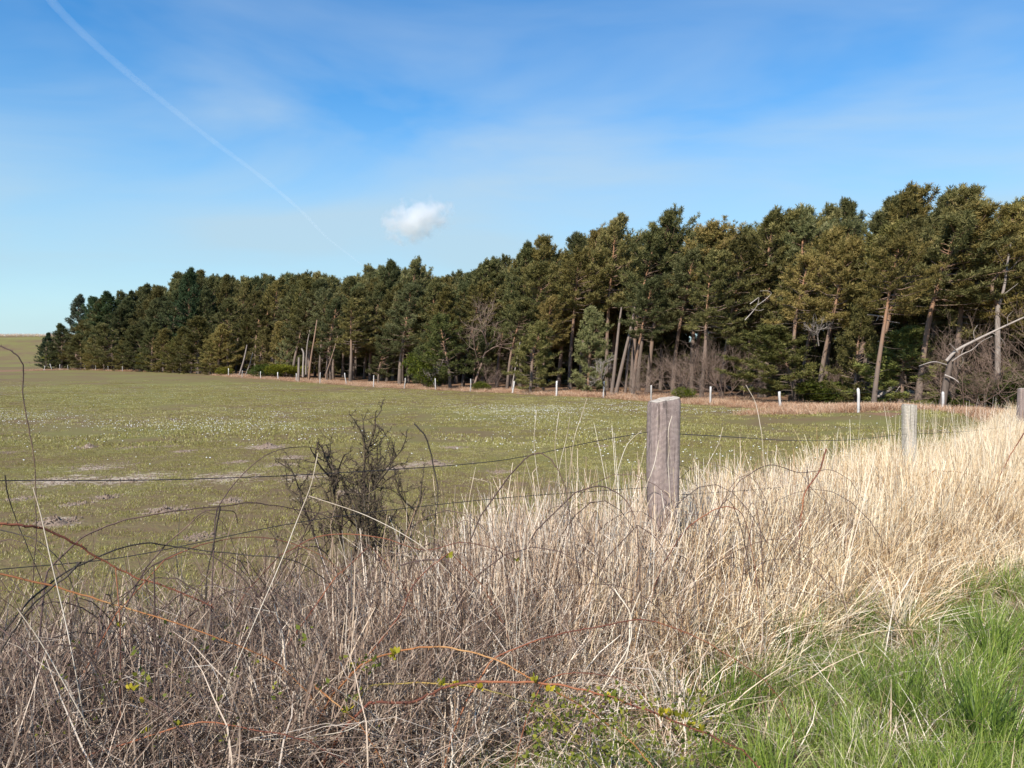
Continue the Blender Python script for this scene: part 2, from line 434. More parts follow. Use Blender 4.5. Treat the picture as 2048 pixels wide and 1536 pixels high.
# front edge of the tall dead growth against the green verge
GE = np.array([(-6, -1.5), (-2.6, 1.0), (-.85, 2.45), (.1, 3.2), (1.15, 3.8), (2.5, 4.95), (4.1, 6.1), (7.2, 9.2), (12, 14.5), (18, 20)])
def verge_side(X, Y):      # >0 inside the tall growth
    d, s = seg_dist(X, Y, GE); return d * s

# ------------------------------------------------------------------ ground sheet
def axis(parts):
    o = []
    for a, b, s in parts: o.append(np.arange(a, b, s))
    return np.unique(np.round(np.concatenate(o), 4))
ys = axis([(-40, -4, 4), (-4, 22, .16), (22, 45, .5), (45, 180, 2.5), (180, 340, 6), (340, 700, 40), (700, 6001, 500)])
xs = axis([(-4000, -600, 400), (-600, -150, 25), (-150, -30, 4), (-30, -14, .8), (-14, 16, .17), (16, 34, .8), (34, 150, 6), (150, 600, 50), (600, 4001, 400)])
XX, YY = np.meshgrid(xs, ys)
ZZ = G(XX, YY)
nx, ny = len(xs), len(ys)
i = (np.arange(ny - 1)[:, None] * nx + np.arange(nx - 1)[None]).reshape(-1)
gm = mesh_np('ground', np.stack([XX, YY, ZZ], -1), [np.stack([i, i + 1, i + nx + 1, i + nx], -1)], None, True)
SOIL = [(178, 893, 60), (262, 895, 50), (335, 893, 40), (368, 903, 35), (535, 893, 90), (580, 915, 60), (860, 928, 110), (270, 958, 150), (210, 995, 50), (155, 1008, 45),
        (330, 1022, 80), (460, 1003, 60), (110, 1045, 100), (450, 955, 150), (110, 965, 170), (1045, 887, 40), (905, 895, 50), (800, 937, 60), (560, 930, 60),
        (1210, 893, 40), (610, 955, 90), (20, 905, 40), (200, 935, 110), (400, 1075, 60), (700, 985, 60), (1000, 945, 50), (40, 1000, 60), (620, 1000, 50), (470, 925, 40)]
soil = np.zeros(XX.shape); SP = []
for (px, py, w) in SOIL:
    d = gd(px, py); p = pt(px, py, d); r = w / F * d * .5
    SP.append((p[0], p[1], r))
    soil = np.maximum(soil, .68 * np.exp(-(((XX - p[0]) / (r * 1.15)) ** 2 + ((YY - p[1]) / (r * 1.5)) ** 2)))
for nm, arr in (('soil', soil),
                ('verge', sstep(1.2, .2, near_side(XX, YY)) * sstep(60, 40, YY)),
                ('wood', sstep(-.2, 1.2, far_side(XX, YY)) * sstep(215, 175, YY) * (XX > -96))):
    a = gm.attributes.new(nm, 'FLOAT', 'POINT'); a.data.foreach_set('value', arr.ravel().astype(np.float32))
g = obj('ground', gm, M['ground']); tag(g, kind='structure')

# ------------------------------------------------------------------ instancing of uncountable growth
def scatter(name, sources, pts, rotz, scl, label=None, cat=None, tilt=None, pick=None):
    """one 'stuff' object: a point cloud that carries instances of a few source clumps"""
    c = bpy.data.collections.new(name + '_sources')
    for s in sources: c.objects.link(s)
    me = bpy.data.meshes.new(name)
    me.vertices.add(len(pts)); me.vertices.foreach_set('co', np.asarray(pts, np.float32).ravel())
    n = len(pts); rng = np.random.RandomState(len(pts) + 7)
    rot = np.zeros((n, 3), np.float32); rot[:, 2] = rotz
    if tilt is not None: rot[:, :2] = tilt
    scl = np.asarray(scl, np.float32)
    if scl.ndim == 1: scl = np.repeat(scl[:, None], 3, 1)
    for nm, arr in (('rot', rot), ('scl', scl)):
        a = me.attributes.new(nm, 'FLOAT_VECTOR', 'POINT'); a.data.foreach_set('vector', arr.ravel().astype(np.float32))
    a = me.attributes.new('pick', 'INT', 'POINT'); a.data.foreach_set('value', (rng.randint(0, len(sources), n) if pick is None else pick).astype(np.int32))
    o = obj(name, me)
    ng = bpy.data.node_groups.new(name, 'GeometryNodeTree')
    ng.interface.new_socket('Geometry', in_out='INPUT', socket_type='NodeSocketGeometry')
    ng.interface.new_socket('Geometry', in_out='OUTPUT', socket_type='NodeSocketGeometry')
    gi = ng.nodes.new('NodeGroupInput'); go = ng.nodes.new('NodeGroupOutput')
    ci = ng.nodes.new('GeometryNodeCollectionInfo'); ci.inputs['Collection'].default_value = c
    ci.inputs['Separate Children'].default_value = True; ci.inputs['Reset Children'].default_value = True
    ip = ng.nodes.new('GeometryNodeInstanceOnPoints'); ip.inputs['Pick Instance'].default_value = True
    def na(nm, ty):
        q = ng.nodes.new('GeometryNodeInputNamedAttribute'); q.data_type = ty; q.inputs['Name'].default_value = nm
        return [s for s in q.outputs if s.enabled and s.name == 'Attribute'][0]
    e2r = ng.nodes.new('FunctionNodeEulerToRotation')
    L = ng.links.new
    L(gi.outputs[0], ip.inputs['Points']); L(ci.outputs[0], ip.inputs['Instance'])
    L(na('pick', 'INT'), ip.inputs['Instance Index']); L(na('rot', 'FLOAT_VECTOR'), e2r.inputs[0]); L(e2r.outputs[0], ip.inputs['Rotation'])
    L(na('scl', 'FLOAT_VECTOR'), ip.inputs['Scale']); L(ip.outputs[0], go.inputs[0])
    md = o.modifiers.new('scatter', 'NODES'); md.node_group = ng
    tag(o, label, cat, kind='stuff')
    return o

def src(name, acc, mat, smooth=False):
    return obj(name, acc.mesh(name, smooth), mat, link=False)

def clump(seed, n, rad, L, th, curl, w, k=5, wob=.05, tint=(.2, 1.0), yawj=.9, tipw=.2, gauss=True):
    r = np.random.RandomState(seed); A = Acc()
    rr = np.abs(r.normal(0, rad * .6, n)) if gauss else rad * np.sqrt(r.uniform(0, 1, n)); a0 = r.uniform(0, 2 * PI, n)
    base = np.stack([rr * np.cos(a0), rr * np.sin(a0), np.full(n, -.02)], -1)
    az = a0 + r.normal(0, .9, n)
    v, f, t = ribbons(base, az, r.uniform(*L, n), np.abs(r.normal(th[0], th[1], n)), r.normal(curl[0], curl[1], n), r.uniform(*w, n), k, r.uniform(*tint, n), r, yawj, wob, tipw)
    A.add(v, f, t); return A

rng = np.random.RandomState(11)

def field_pts(y0, y1, step, half=.76, extra=1.5):
    X, Y = np.meshgrid(np.arange(-half * y1 - extra, half * y1 + extra, step), np.arange(y0, y1, step))
    X = X.ravel() + rng.uniform(-.5, .5, X.size) * step; Y = Y.ravel() + rng.uniform(-.5, .5, Y.size) * step
    m = (np.abs(X) < half * Y + extra); return X[m], Y[m]

# short turf of the pasture
def turf_patch(seed, size, n, h, w):
    r = np.random.RandomState(seed); A = Acc()
    base = np.stack([r.uniform(-size / 2, size / 2, n), r.uniform(-size / 2, size / 2, n), np.full(n, -.006)], -1)
    cl = wave(base[:, 0] * 12 / size * .5, base[:, 1] * 12 / size * .5, 1.0, seed)
    keep = cl + r.normal(0, .3, n) > -.25; base = base[keep]; n = len(base)
    v, f, t = ribbons(base, r.uniform(0, 2 * PI, n), r.uniform(*h, n), np.abs(r.normal(.6, .35, n)), r.normal(.3, .4, n), r.uniform(*w, n), 3, np.clip(r.normal(.48, .3, n), 0, 1), r, 1.2, 0, .2)
    A.add(v, f, t); return A
def soil_at(X, Y):
    s = np.zeros(len(X))
    for (a, b, r) in SP: s = np.maximum(s, np.exp(-(((X - a) / (r * 1.1)) ** 2 + ((Y - b) / (r * 1.4)) ** 2)))
    return s
S = [src('turf_source', turf_patch(s, .3, 330, (.012, .036), (.003, .0065)), M['turf']) for s in range(6)]
X, Y = field_pts(3.6, 19, .26)
m = (near_side(X, Y) > .1) & (far_side(X, Y) < -.5) & (soil_at(X, Y) + rng.normal(0, .3, len(X)) + .25 * wave(X, Y, .12, 10) < .62) & (wave(X, Y, .6, 9) + rng.normal(0, .25, len(X)) > -.75)
X, Y = X[m], Y[m]
scatter('turf_grass', S, np.stack([X, Y, G(X, Y)], -1), rng.uniform(0, 6.3, len(X)), rng.uniform(.7, 1.35, len(X)), 'short grazed green turf of the pasture near the bramble thicket', 'grass')
S = [src('far_turf_source', turf_patch(40 + s, .9, 420, (.03, .07), (.010, .018)), M['turf']) for s in range(5)]
X, Y = field_pts(18, 90, .8)
m = (near_side(X, Y) > .3) & (far_side(X, Y) < -.5) & (wave(X, Y, 1.6, 19) + rng.normal(0, .3, len(X)) > -.35) & (rng.uniform(0, 1, len(X)) < sstep(90, 40, Y))
X, Y = X[m], Y[m]
scatter('pasture_grass', S, np.stack([X, Y, G(X, Y)], -1), rng.uniform(0, 6.3, len(X)), rng.uniform(.7, 1.2, len(X)), 'thin olive pasture grass in the middle of the field', 'grass')

cx_, cy_ = [], []
for (a, b, r_) in SP:
    n_ = int(60 + 260 * r_); cx_.append(a + rng.normal(0, r_ * .55, n_)); cy_.append(b + rng.normal(0, r_ * .7, n_))
X, Y = np.concatenate(cx_), np.concatenate(cy_)
CA = Acc(); o8 = np.array([[1, 0, 0], [-1, .1, 0], [0, 1, 0], [.1, -1, 0], [0, 0, 1], [0, 0, -1]]) * .014
CA.add(o8, [[0, 2, 4], [2, 1, 4], [1, 3, 4], [3, 0, 4], [2, 0, 5], [1, 2, 5], [3, 1, 5], [0, 3, 5]], .5)
scatter('soil_crumbs', [src('crumb_source', CA, M['soil'])], np.stack([X, Y, G(X, Y)], -1), rng.uniform(0, 6.3, len(X)), rng.uniform(.4, 1.9, (len(X), 3)), 'loose earth crumbs on the bare spots of the pasture', 'soil')
# white daisies
def dome():
    A = Acc(); k = 6; th = np.arange(k) * 2 * PI / k
    v = [(.02 * math.cos(t), .02 * math.sin(t), .014) for t in th] + [(0, 0, .026), (0, 0, .0)]
    A.add(v, [[q, (q + 1) % k, k] for q in range(k)] + [[(q + 1) % k, q, k + 1] for q in range(k)], .5); return A
Y = rng.uniform(0, 1, 110000) ** .8 * 60 + 12; X = rng.uniform(-1, 1, 110000) * .75 * Y
u = X / Y
cy = 37 + 10 * u + 3 * np.sin(5 * u)
dens = np.exp(-((Y - cy) / 6.5) ** 2) * (.35 + .9 * sstep(-.35, .1, u)) + .10
dens = dens * np.clip(2.2 * wave(X, Y, 1.5, 51) + 1.2 * wave(X, Y, .35, 52) + .45, .02, 2) * .6
m = (rng.uniform(0, 1, len(X)) < dens) & (near_side(X, Y) > 1) & (far_side(X, Y) < -1.5)
X, Y = X[m], Y[m]
scatter('daisies', [src('daisy_source', dome(), M['daisy'])], np.stack([X, Y, G(X, Y) + .02], -1), rng.uniform(0, 6.3, len(X)), rng.uniform(.4, 1.05, len(X)), 'white daisies sprinkled across the pasture in a loose band', 'flowers')

# dead grass along the far fence
S = [src('bank_source', clump(80 + s, 70, .3, (.15, .5), (.35, .35), (.8, .6), (.008, .016), 4, .05, (.1, 1.0)), M['thatch']) for s in range(6)]
pp = []
cum = np.concatenate([[0], np.cumsum(np.hypot(*np.diff(FP, axis=0).T))])
for s in np.arange(0, cum[-1], .16):
    for _ in range(5):
        off = rng.normal(1.2, 1.0)
        x = np.interp(s, cum, FP[:, 0]); y = np.interp(s, cum, FP[:, 1])
        j = min(np.searchsorted(cum, s, 'right') - 1, len(FP) - 2); tdir = (FP[j + 1] - FP[j]) / np.linalg.norm(FP[j + 1] - FP[j])
        nrm = np.array([-tdir[1], tdir[0]])
        if off < -.5 or off > 4.2: continue
        if wave(np.array(x), np.array(y), .9, 33) < -.45: continue
        pp.append((x + nrm[0] * off, y + nrm[1] * off))
for _ in range(3800):      # rusty bracken litter bank in front of the right half of the wood
    s = rng.uniform(cum[-1] * .72, cum[-1]); x = np.interp(s, cum, FP[:, 0]); y = np.interp(s, cum, FP[:, 1])
    off = rng.uniform(.1, 5.5); j = min(np.searchsorted(cum, s, 'right') - 1, len(FP) - 2); tdir = (FP[j + 1] - FP[j]) / np.linalg.norm(FP[j + 1] - FP[j])
    pp.append((x - tdir[1] * off, y + tdir[0] * off))
pp = np.array(pp)
sc_ = rng.uniform(.4, 1.0, len(pp))
scatter('bank_grass', S, np.stack([pp[:, 0], pp[:, 1], G(pp[:, 0], pp[:, 1])], -1), rng.uniform(0, 6.3, len(pp)), np.stack([sc_ * 1.2, sc_ * 1.2, sc_ * .8], -1), 'rusty dead grass along the foot of the wood behind the far fence', 'dead grass')

# ------------------------------------------------------------------ trees
def pine_mesh(seed, H=12, cb=.38, wid=2.3, lean=.9, nb=46, trad=.15, wind=.3, needle=(.17, .30), nw=.042, tops=.45):
    r = np.random.RandomState(seed)
    T = Acc(); C = Acc()
    k = 12; t = np.linspace(0, 1, k)
    off = np.stack([lean * t ** 1.7 + .18 * np.sin(t * r.uniform(3, 7) + r.uniform(0, 6)) * t, .5 * r.normal() * t ** 1.5 + .15 * np.sin(t * 5 + r.uniform(0, 6)) * t], -1)
    tr = np.concatenate([off, (t * H)[:, None]], 1)
    tr[0, 2] = -.3
    rad = trad * (1 - t) ** .75 * (1 + .35 * np.exp(-t * 25)) + .018
    T.tube(tr, rad, 8, np.clip(.12 + t * 1.15, 0, 1))
    P, D = [], []
    for b in range(nb):
        u = (b + r.uniform(0, 1)) / nb
        tt = cb + (1 - cb) * u ** .95
        z0 = tt * H
        base = np.array([np.interp(tt, t, tr[:, q]) for q in range(3)])
        az = b * 2.399 + r.normal(0, .4)
        prof = (1 - u) ** tops * (.55 + .45 * min(1, u * 5))
        Lb = max(.35, wid * prof * r.uniform(.55, 1.25))
        el = np.interp(u, [0, .5, 1], [.02, .35, 1.05]) + r.normal(0, .14)
        dirh = np.array([math.cos(az), math.sin(az), 0]) + np.array([wind, 0, 0]); 
        Lb *= (1 + wind * math.cos(az) * .7); dirh /= np.linalg.norm(dirh)
        s = np.linspace(0, 1, 5)
        ang = el + (.45 * s ** 1.5 if u > .25 else -.15 + .5 * s ** 2)
        d = dirh[None] * np.cos(ang)[:, None] + np.array([0, 0, 1.0])[None] * np.sin(ang)[:, None]
        bp = base + np.concatenate([np.zeros((1, 3)), np.cumsum(d[:-1] * Lb / 4, 0)])
        bp[1:] += r.normal(0, .035 * Lb, (4, 3))
        T.tube(bp, np.linspace(.045, .012, 5) * (.5 + .5 * Lb / wid), 4, .45 + .4 * u, cap=False)
        # twigs with tufts
        nt_ = max(3, int(5 + 5 * Lb / wid))
        for q in range(nt_):
            sp = r.uniform(.35, 1.0) if q else 1.0
            o = np.array([np.interp(sp, s, bp[:, c]) for c in range(3)])
            dd = np.array([np.interp(sp, s, d[:, c]) for c in range(3)])
            side = np.cross(dd, [0, 0, 1.0]); side /= np.linalg.norm(side) + 1e-6
            td = dd * r.uniform(.3, 1) + side * r.uniform(-1, 1) * (1.0 if q else .1) + np.array([wind * .4, 0, r.uniform(.05, .7)])
            td /= np.linalg.norm(td)
            tl = r.uniform(.25, .55) * (.5 + .5 * Lb / wid) + .12
            m_ = r.randint(5, 9)
            ss = np.linspace(.15, 1, m_)[:, None]
            pp_ = o + td * tl * ss + r.normal(0, .055, (m_, 3)) * np.array([1.3, 1.3, .7])
            up = np.array([0, 0, 1.0]) * (.25 + .55 * ss)
            P.append(pp_); D.append(td[None] * .9 + up + r.normal(0, .45, (m_, 3)))
    P = np.concatenate(P); D = np.concatenate(D); D /= np.linalg.norm(D, axis=1)[:, None]
    n = len(P); kn = 8
    nd = D[:, None] * .75 + r.normal(0, .55, (n, kn, 3)); nd /= np.linalg.norm(nd, axis=2)[..., None]
    L = r.uniform(needle[0], needle[1], (n, kn, 1))
    sd_ = np.cross(nd, r.normal(0, 1, (n, kn, 3))); sd_ /= np.linalg.norm(sd_, axis=2)[..., None]
    b0 = P[:, None] + nd * .01
    v = np.stack([b0 - sd_ * nw * .35, b0 + sd_ * nw * .35, b0 + nd * L * .7 + sd_ * nw * .5, b0 + nd * L], 2)
    tq = np.clip(r.normal(.45, .14, (n, 1)) + r.normal(0, .10, (n, kn)) , 0, 1)
    idx = np.arange(n * kn) * 4
    C.add(v.reshape(-1, 3), np.stack([idx, idx + 1, idx + 2, idx + 3], -1), np.repeat(tq.ravel(), 4))
    # dead stubs on the lower trunk
    for b in range(int(10 * cb / .38)):
        tt = r.uniform(.08, cb); base = np.array([np.interp(tt, t, tr[:, q]) for q in range(3)]); az = r.uniform(0, 6.3); Ls = r.uniform(.3, 1.3)
        e = base + np.array([math.cos(az), math.sin(az), r.uniform(-.3, .3)]) * Ls
        T.tube([base, (base + e) / 2 + r.normal(0, .05, 3), e], [.022, .014, .005], 3, .25, cap=False)
    return T.mesh('pine_trunk', True), C.mesh('pine_crown'), H

ALL_TREES = []
def place_tree(kind, variant, x, y, H, label, group, cat='tree', rz=0.0, wscale=1.0, color=(1, 1, 1), tilt=(0, 0), sink=.15, names=('trunk', 'crown')):
    root = empty(kind, (x, y, float(G(x, y)) - sink))
    H *= .955; s = H / variant[2]
    root.scale = (s * wscale, s * wscale, s); root.rotation_euler = (tilt[0], tilt[1], rz)
    tag(root, label, cat, group)
    a = obj(names[0], variant[0], None, root); b = obj(names[1], variant[1], None, root)
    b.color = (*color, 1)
    return root

def mk(v):
    v[0].materials.append(M['bark']); v[1].materials.append(M['needles']); return v
TALL = [mk(pine_mesh(100 + s, 12, cb, w, ln, nb, .15, wi)) for s, (cb, w, ln, nb, wi) in enumerate(
    [(.34, 2.7, .9, 74, .3), (.42, 2.4, .6, 62, .35), (.30, 3.0, 1.2, 80, .25), (.46, 2.6, .4, 62, .4), (.36, 2.3, .8, 68, .3), (.28, 3.0, .5, 84, .2), (.40, 2.5, 1.4, 70, .45), (.52, 2.6, .7, 58, .35), (.60, 2.9, 1.5, 52, .3), (.56, 3.0, 1.0, 58, .4)])]
LOW = [mk(pine_mesh(200 + s, 7.5, cb, w, ln, nb, .13, wi)) for s, (cb, w, ln, nb, wi) in enumerate(
    [(.10, 2.3, .5, 66, .2), (.18, 2.7, .8, 66, .3), (.05, 2.1, .3, 66, .15), (.26, 2.6, .6, 60, .3)])]
DENSE = [mk(pine_mesh(300 + s, 11, .03, 3.1, .3, 125, .16, .1, tops=.6)) for s in range(2)]

def bare_mesh(seed, H=5, nstem=1, spread=.5, levels=3, r0=.05, fan=5, zig=.12, up=.35, ratio=.62, sides=4, thorns=False):
    r = np.random.RandomState(seed); A = Acc()
    def grow(p, d, L, rad, lv):
        k = 5; pts = [p]; dd = d.copy()
        for _ in range(k - 1):
            dd = dd + r.normal(0, zig, 3) + np.array([0, 0, up * .12]); dd /= np.linalg.norm(dd)
            pts.append(pts[-1] + dd * L / (k - 1))
        pts = np.array(pts)
        A.tube(pts, np.linspace(rad, rad * .45, k), sides if lv >= levels - 1 else 3, np.clip(.5 + .12 * (levels - lv) + r.normal(0, .12), 0, 1), cap=False)
        if thorns and lv < levels:
            for q in range(3):
                i_ = r.randint(1, k); e = pts[i_] + (r.normal(0, 1, 3)) * L * .10
                A.tube([pts[i_], e], [rad * .6, rad * .15], 3, .4, cap=False)
        if lv > 0:
            for _ in range(fan):
                s = r.uniform(.25, 1.0); o = np.array([np.interp(s, np.linspace(0, 1, k), pts[:, c]) for c in range(3)])
                nd = dd + r.normal(0, .62, 3); nd[2] += up * .5; nd /= np.linalg.norm(nd)
                grow(o, nd, L * ratio * r.uniform(.7, 1.15), rad * .5, lv - 1)
    for s in range(nstem):
        a = r.uniform(0, 6.3); d = np.array([math.cos(a) * spread, math.sin(a) * spread, 1.0]); d /= np.linalg.norm(d)
        grow(np.array([math.cos(a) * .12 * (nstem > 1), math.sin(a) * .12 * (nstem > 1), -.05]), d, H * .55 * r.uniform(.8, 1.1), r0, levels)
    me = A.mesh('bare', True); return me

def bushy_mesh(seed, R=1.0, H=1.4, n=900, leafl=(.06, .12), w=.035):
    """dense little-leaved shrub: sprigs spread over an uneven mound"""
    r = np.random.RandomState(seed); C = Acc(); T = Acc()
    lob = [(r.uniform(-.55, .55) * R, r.uniform(-.55, .55) * R, r.uniform(.3, .7) * H, r.uniform(.3, .55) * R) for _ in range(9)]
    P, D = [], []
    for q in range(n):
        l = lob[r.randint(len(lob))]; d = r.normal(0, 1, 3); d /= np.linalg.norm(d)
        rr = l[3] * r.uniform(.55, 1.1); p = np.array([l[0], l[1], l[2]]) + d * rr * np.array([1, 1, .9])
        if p[2] < .03: continue
        P.append(p); D.append(d + np.array([0, 0, .6]))
    P = np.array(P); D = np.array(D); D /= np.linalg.norm(D, axis=1)[:, None]; n = len(P); kn = 8
    nd = D[:, None] + r.normal(0, .7, (n, kn, 3)); nd /= np.linalg.norm(nd, axis=2)[..., None]
    L = r.uniform(*leafl, (n, kn, 1)); sd_ = np.cross(nd, r.normal(0, 1, (n, kn, 3))); sd_ /= np.linalg.norm(sd_, axis=2)[..., None]
    b0 = P[:, None] + r.normal(0, .04, (n, kn, 3))
    v = np.stack([b0 - sd_ * w * .3, b0 + sd_ * w * .3, b0 + nd * L * .6 + sd_ * w * .5, b0 + nd * L], 2)
    idx = np.arange(n * kn) * 4
    C.add(v.reshape(-1, 3), np.stack([idx, idx + 1, idx + 2, idx + 3], -1), np.repeat(np.clip(r.normal(.5, .22, (n, kn)), 0, 1).ravel(), 4))
    for l in lob:
        T.tube([(0, 0, -.05), (l[0] * .4, l[1] * .4, l[2] * .5), (l[0], l[1], l[2] + l[3] * .5)], [.03, .02, .008], 4, .4, cap=False)
    a, b = T.mesh('bush_stems'), C.mesh('bush_leaves')
    a.materials.append(M['twig']); b.materials.append(M['gorse']); return a, b, H
BUSH = [bushy_mesh(400 + s) for s in range(4)]
BARE = []
for s in range(5):
    me = bare_mesh(500 + s, 5, 1 if s < 3 else 5, .3 if s < 3 else .6, 4 if s < 3 else 3, .07 if s < 3 else .03, 5 if s < 3 else 6)
    me.materials.append(M['twig']); BARE.append(me)
PALE = []
for s in range(2):
    me = bare_mesh(520 + s, 4, 1, .5, 3, .06, 5); me.materials.append(M['deadwood']); PALE.append(me)

ORD = ['', 'first', 'second', 'third', 'fourth', 'fifth', 'sixth', 'seventh', 'eighth', 'ninth', 'tenth', 'eleventh', 'twelfth', 'thirteenth', 'fourteenth', 'fifteenth',
       'sixteenth', 'seventeenth', 'eighteenth', 'nineteenth', 'twentieth', 'twenty-first', 'twenty-second', 'twenty-third', 'twenty-fourth', 'twenty-fifth', 'twenty-sixth',
       'twenty-seventh', 'twenty-eighth', 'twenty-ninth', 'thirtieth', 'thirty-first', 'thirty-second', 'thirty-third', 'thirty-fourth', 'thirty-fifth']
SIL = np.array([(60, 700), (90, 672), (125, 650), (140, 625), (165, 588), (200, 590), (240, 580), (300, 570), (335, 560), (365, 541), (395, 541), (415, 549), (450, 550), (520, 552), (570, 551), (620, 546),
                (660, 552), (700, 550), (735, 548), (762, 522), (782, 540), (803, 521), (825, 545), (850, 548), (900, 546), (935, 535), (965, 522), (1000, 532), (1040, 490), (1075, 478), (1095, 515),
                (1115, 510), (1160, 457), (1190, 462), (1215, 450), (1245, 456), (1270, 445), (1297, 430), (1340, 450), (1362, 492), (1385, 458), (1450, 437), (1500, 423), (1530, 422), (1555, 440), (1592, 414),
                (1640, 430), (1680, 415), (1720, 402), (1742, 396), (1775, 400), (1812, 375), (1835, 392), (1865, 388), (1890, 400), (1916, 383), (1950, 405), (1990, 404), (2048, 405), (2300, 400)], float)
def sil(px): return np.interp(px, SIL[:, 0], SIL[:, 1])
def topx(x, y): return 1024 + F * x / y
def Hsil(x, y, px=None, extra=0):
    px = topx(x, y) if px is None else px
    return pt(px, sil(px) + extra, y)[2] - float(G(x, y))

tr = np.random.RandomState(5)
npost = len(posts)
slots = []
cumL = np.concatenate([[0], np.cumsum(np.hypot(*np.diff(FP, axis=0).T))])
for q in range(2 * len(FP) - 1):
    s = (cumL[q // 2] + cumL[q // 2 + q % 2]) / 2 if q % 2 else cumL[q // 2]
    kth = len(FP) - 1 - q // 2                      # 1 = the rightmost far post
    if q == 2 * len(FP) - 2: where = 'behind the post at the fence corner'
    elif q % 2 == 0: where = 'behind the %s far post from the right' % ORD[kth]
    elif kth == 1: where = 'between the corner post and the first far post'
    else: where = 'between the %s and %s far posts from the right' % (ORD[kth - 1], ORD[kth])
    slots.append((s, where))
def along(s, off):
    x = np.interp(s, cumL, FP[:, 0]); y = np.interp(s, cumL, FP[:, 1])
    j = min(max(np.searchsorted(cumL, s, 'right') - 1, 0), len(FP) - 2)
    t = (FP[min(j + 2, len(FP) - 1)] - FP[max(j - 1, 0)]); t = t / np.linalg.norm(t)
    return x - t[1] * off, y + t[0] * off
ROWN = {1: 'front-row', 2: 'second-row', 3: 'third-row', 4: 'fourth-row'}
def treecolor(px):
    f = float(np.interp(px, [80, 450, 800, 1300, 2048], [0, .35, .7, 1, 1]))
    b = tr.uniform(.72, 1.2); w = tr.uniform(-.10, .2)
    c = np.array([.80, .88, .92]) * (1 - f) + np.array([1.0, 1.0, .95]) * f  # leftward crowns bluer and duller: distance haze put into their colour
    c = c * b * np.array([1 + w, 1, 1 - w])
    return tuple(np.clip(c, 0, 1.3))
SKIP_FRONT = [(1640, 1660)]
for row, (off, step) in {1: (4.2, 2.7), 2: (6.8, 2.8), 3: (9.6, 3.0), 4: (12.6, 3.4)}.items():
    last = -99
    for (s, where) in slots:
        far = 1.0 + .35 * (s < cumL[15])
        if s - last < step * far: continue
        last = s
        x, y = along(s + tr.uniform(-.5, .5), off + tr.uniform(-.9, .9))
        px = topx(x, y)
        if px < 95 or px > 2150: continue
        if row == 1:
            low = tr.uniform() < (.62 if px < 420 else (.46 if px < 1000 else .17))
            H = Hsil(x, y) * (tr.uniform(.42, .62) if low else tr.uniform(.66, .9))
        elif row == 2:
            low = tr.uniform() < .08; H = Hsil(x, y) * tr.uniform(.82, .97)
        else:
            low = False; H = Hsil(x, y) * (tr.uniform(.94, 1.03) if px < 720 else tr.uniform(.90, 1.0))
        dense = px < 470 and row >= 2 and tr.uniform() < .55
        if px < 470 and row <= 1: low = low or tr.uniform() < .6
        V_ = DENSE if dense else (LOW if low else TALL); v = V_[tr.randint(len(V_))]
        ws = 1.0 if low else float(np.clip(13.5 / max(H, 5), .85, 1.3))
        ws *= float(np.interp(px, [100, 500], [1.0, 1.0]))
        if px > 1000 and not low: v = TALL[([7, 8, 9, 3, 8] if row <= 2 else [1, 3, 6, 7, 8, 9, 0])[tr.randint(5)]]
        if row <= 2 and 1850 < px < 2075: continue
        ws *= float(np.interp(px, [150, 420], [1.5, 1.0]))
        H = max(H, 3.0)
        adj = 'low-branched' if low else ('shorter' if H < 8.5 else 'tall')
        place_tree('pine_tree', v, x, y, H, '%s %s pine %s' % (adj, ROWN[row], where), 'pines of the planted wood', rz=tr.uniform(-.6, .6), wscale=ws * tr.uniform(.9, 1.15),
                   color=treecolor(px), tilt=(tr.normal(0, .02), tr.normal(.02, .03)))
# peaks of the skyline: single trees standing out
PEAK = [(380, 540, 'very dark bushy pine whose rounded top overtops the left part of the wood'), (762, 522, 'narrow pine top rising above the wood, left one of the pair beneath the small cloud'),
        (803, 521, 'broader pine top rising above the wood, right one of the pair beneath the small cloud'), (965, 522, 'pine whose pointed tip ends the low stretch of skyline beneath the small cloud'),
        (1040, 490, 'pine with a stepped ragged top on the first rise of the skyline'), (1076, 478, 'pine with a thin pointed tip on the first rise of the skyline'),
        (1162, 456, 'dark full-topped pine at the head of the second rise of the skyline'), (1215, 448, 'thin see-through pine top left of the broad cone-shaped pine'),
        (1298, 429, 'broad cone-shaped pine top above the big weathered fence post'), (1385, 458, 'pine top at the foot of the long skyline step right of the cone-shaped pine'),
        (1525, 420, 'small flat-headed pine top standing out of the skyline'), (1592, 413, 'pine top blown to one side, right of the flat-headed one'),
        (1742, 396, 'pine with a pointed tip and a long slope on its left'), (1812, 374, 'tallest pine of the skyline with a ragged dark head'),
        (1866, 386, 'slim leaning pine top just right of the tallest pine'), (1916, 382, 'pointed dark pine top right of the slim leaning one'), (1992, 403, 'rounded pine top near the right end of the skyline')]
for n_, (px, py, lab) in enumerate(PEAK):
    # find depth along line of sight where row 3 stands
    for d in np.arange(30, 170, .5):
        p = pt(px, py, d)
        if far_side(np.array(p[0]), np.array(p[1])) > (8.5 if n_ else 5.0): break
    H = p[2] - float(G(p[0], p[1])) + .2
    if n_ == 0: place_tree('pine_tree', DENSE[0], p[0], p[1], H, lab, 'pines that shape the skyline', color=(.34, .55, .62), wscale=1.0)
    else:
        place_tree('pine_tree', TALL[n_ % len(TALL)], p[0], p[1], H, lab.replace('’s', ''), 'pines that shape the skyline', rz=tr.uniform(-.5, .5), wscale=float(np.clip(13.5 / H, .8, 1.2)), color=treecolor(px))
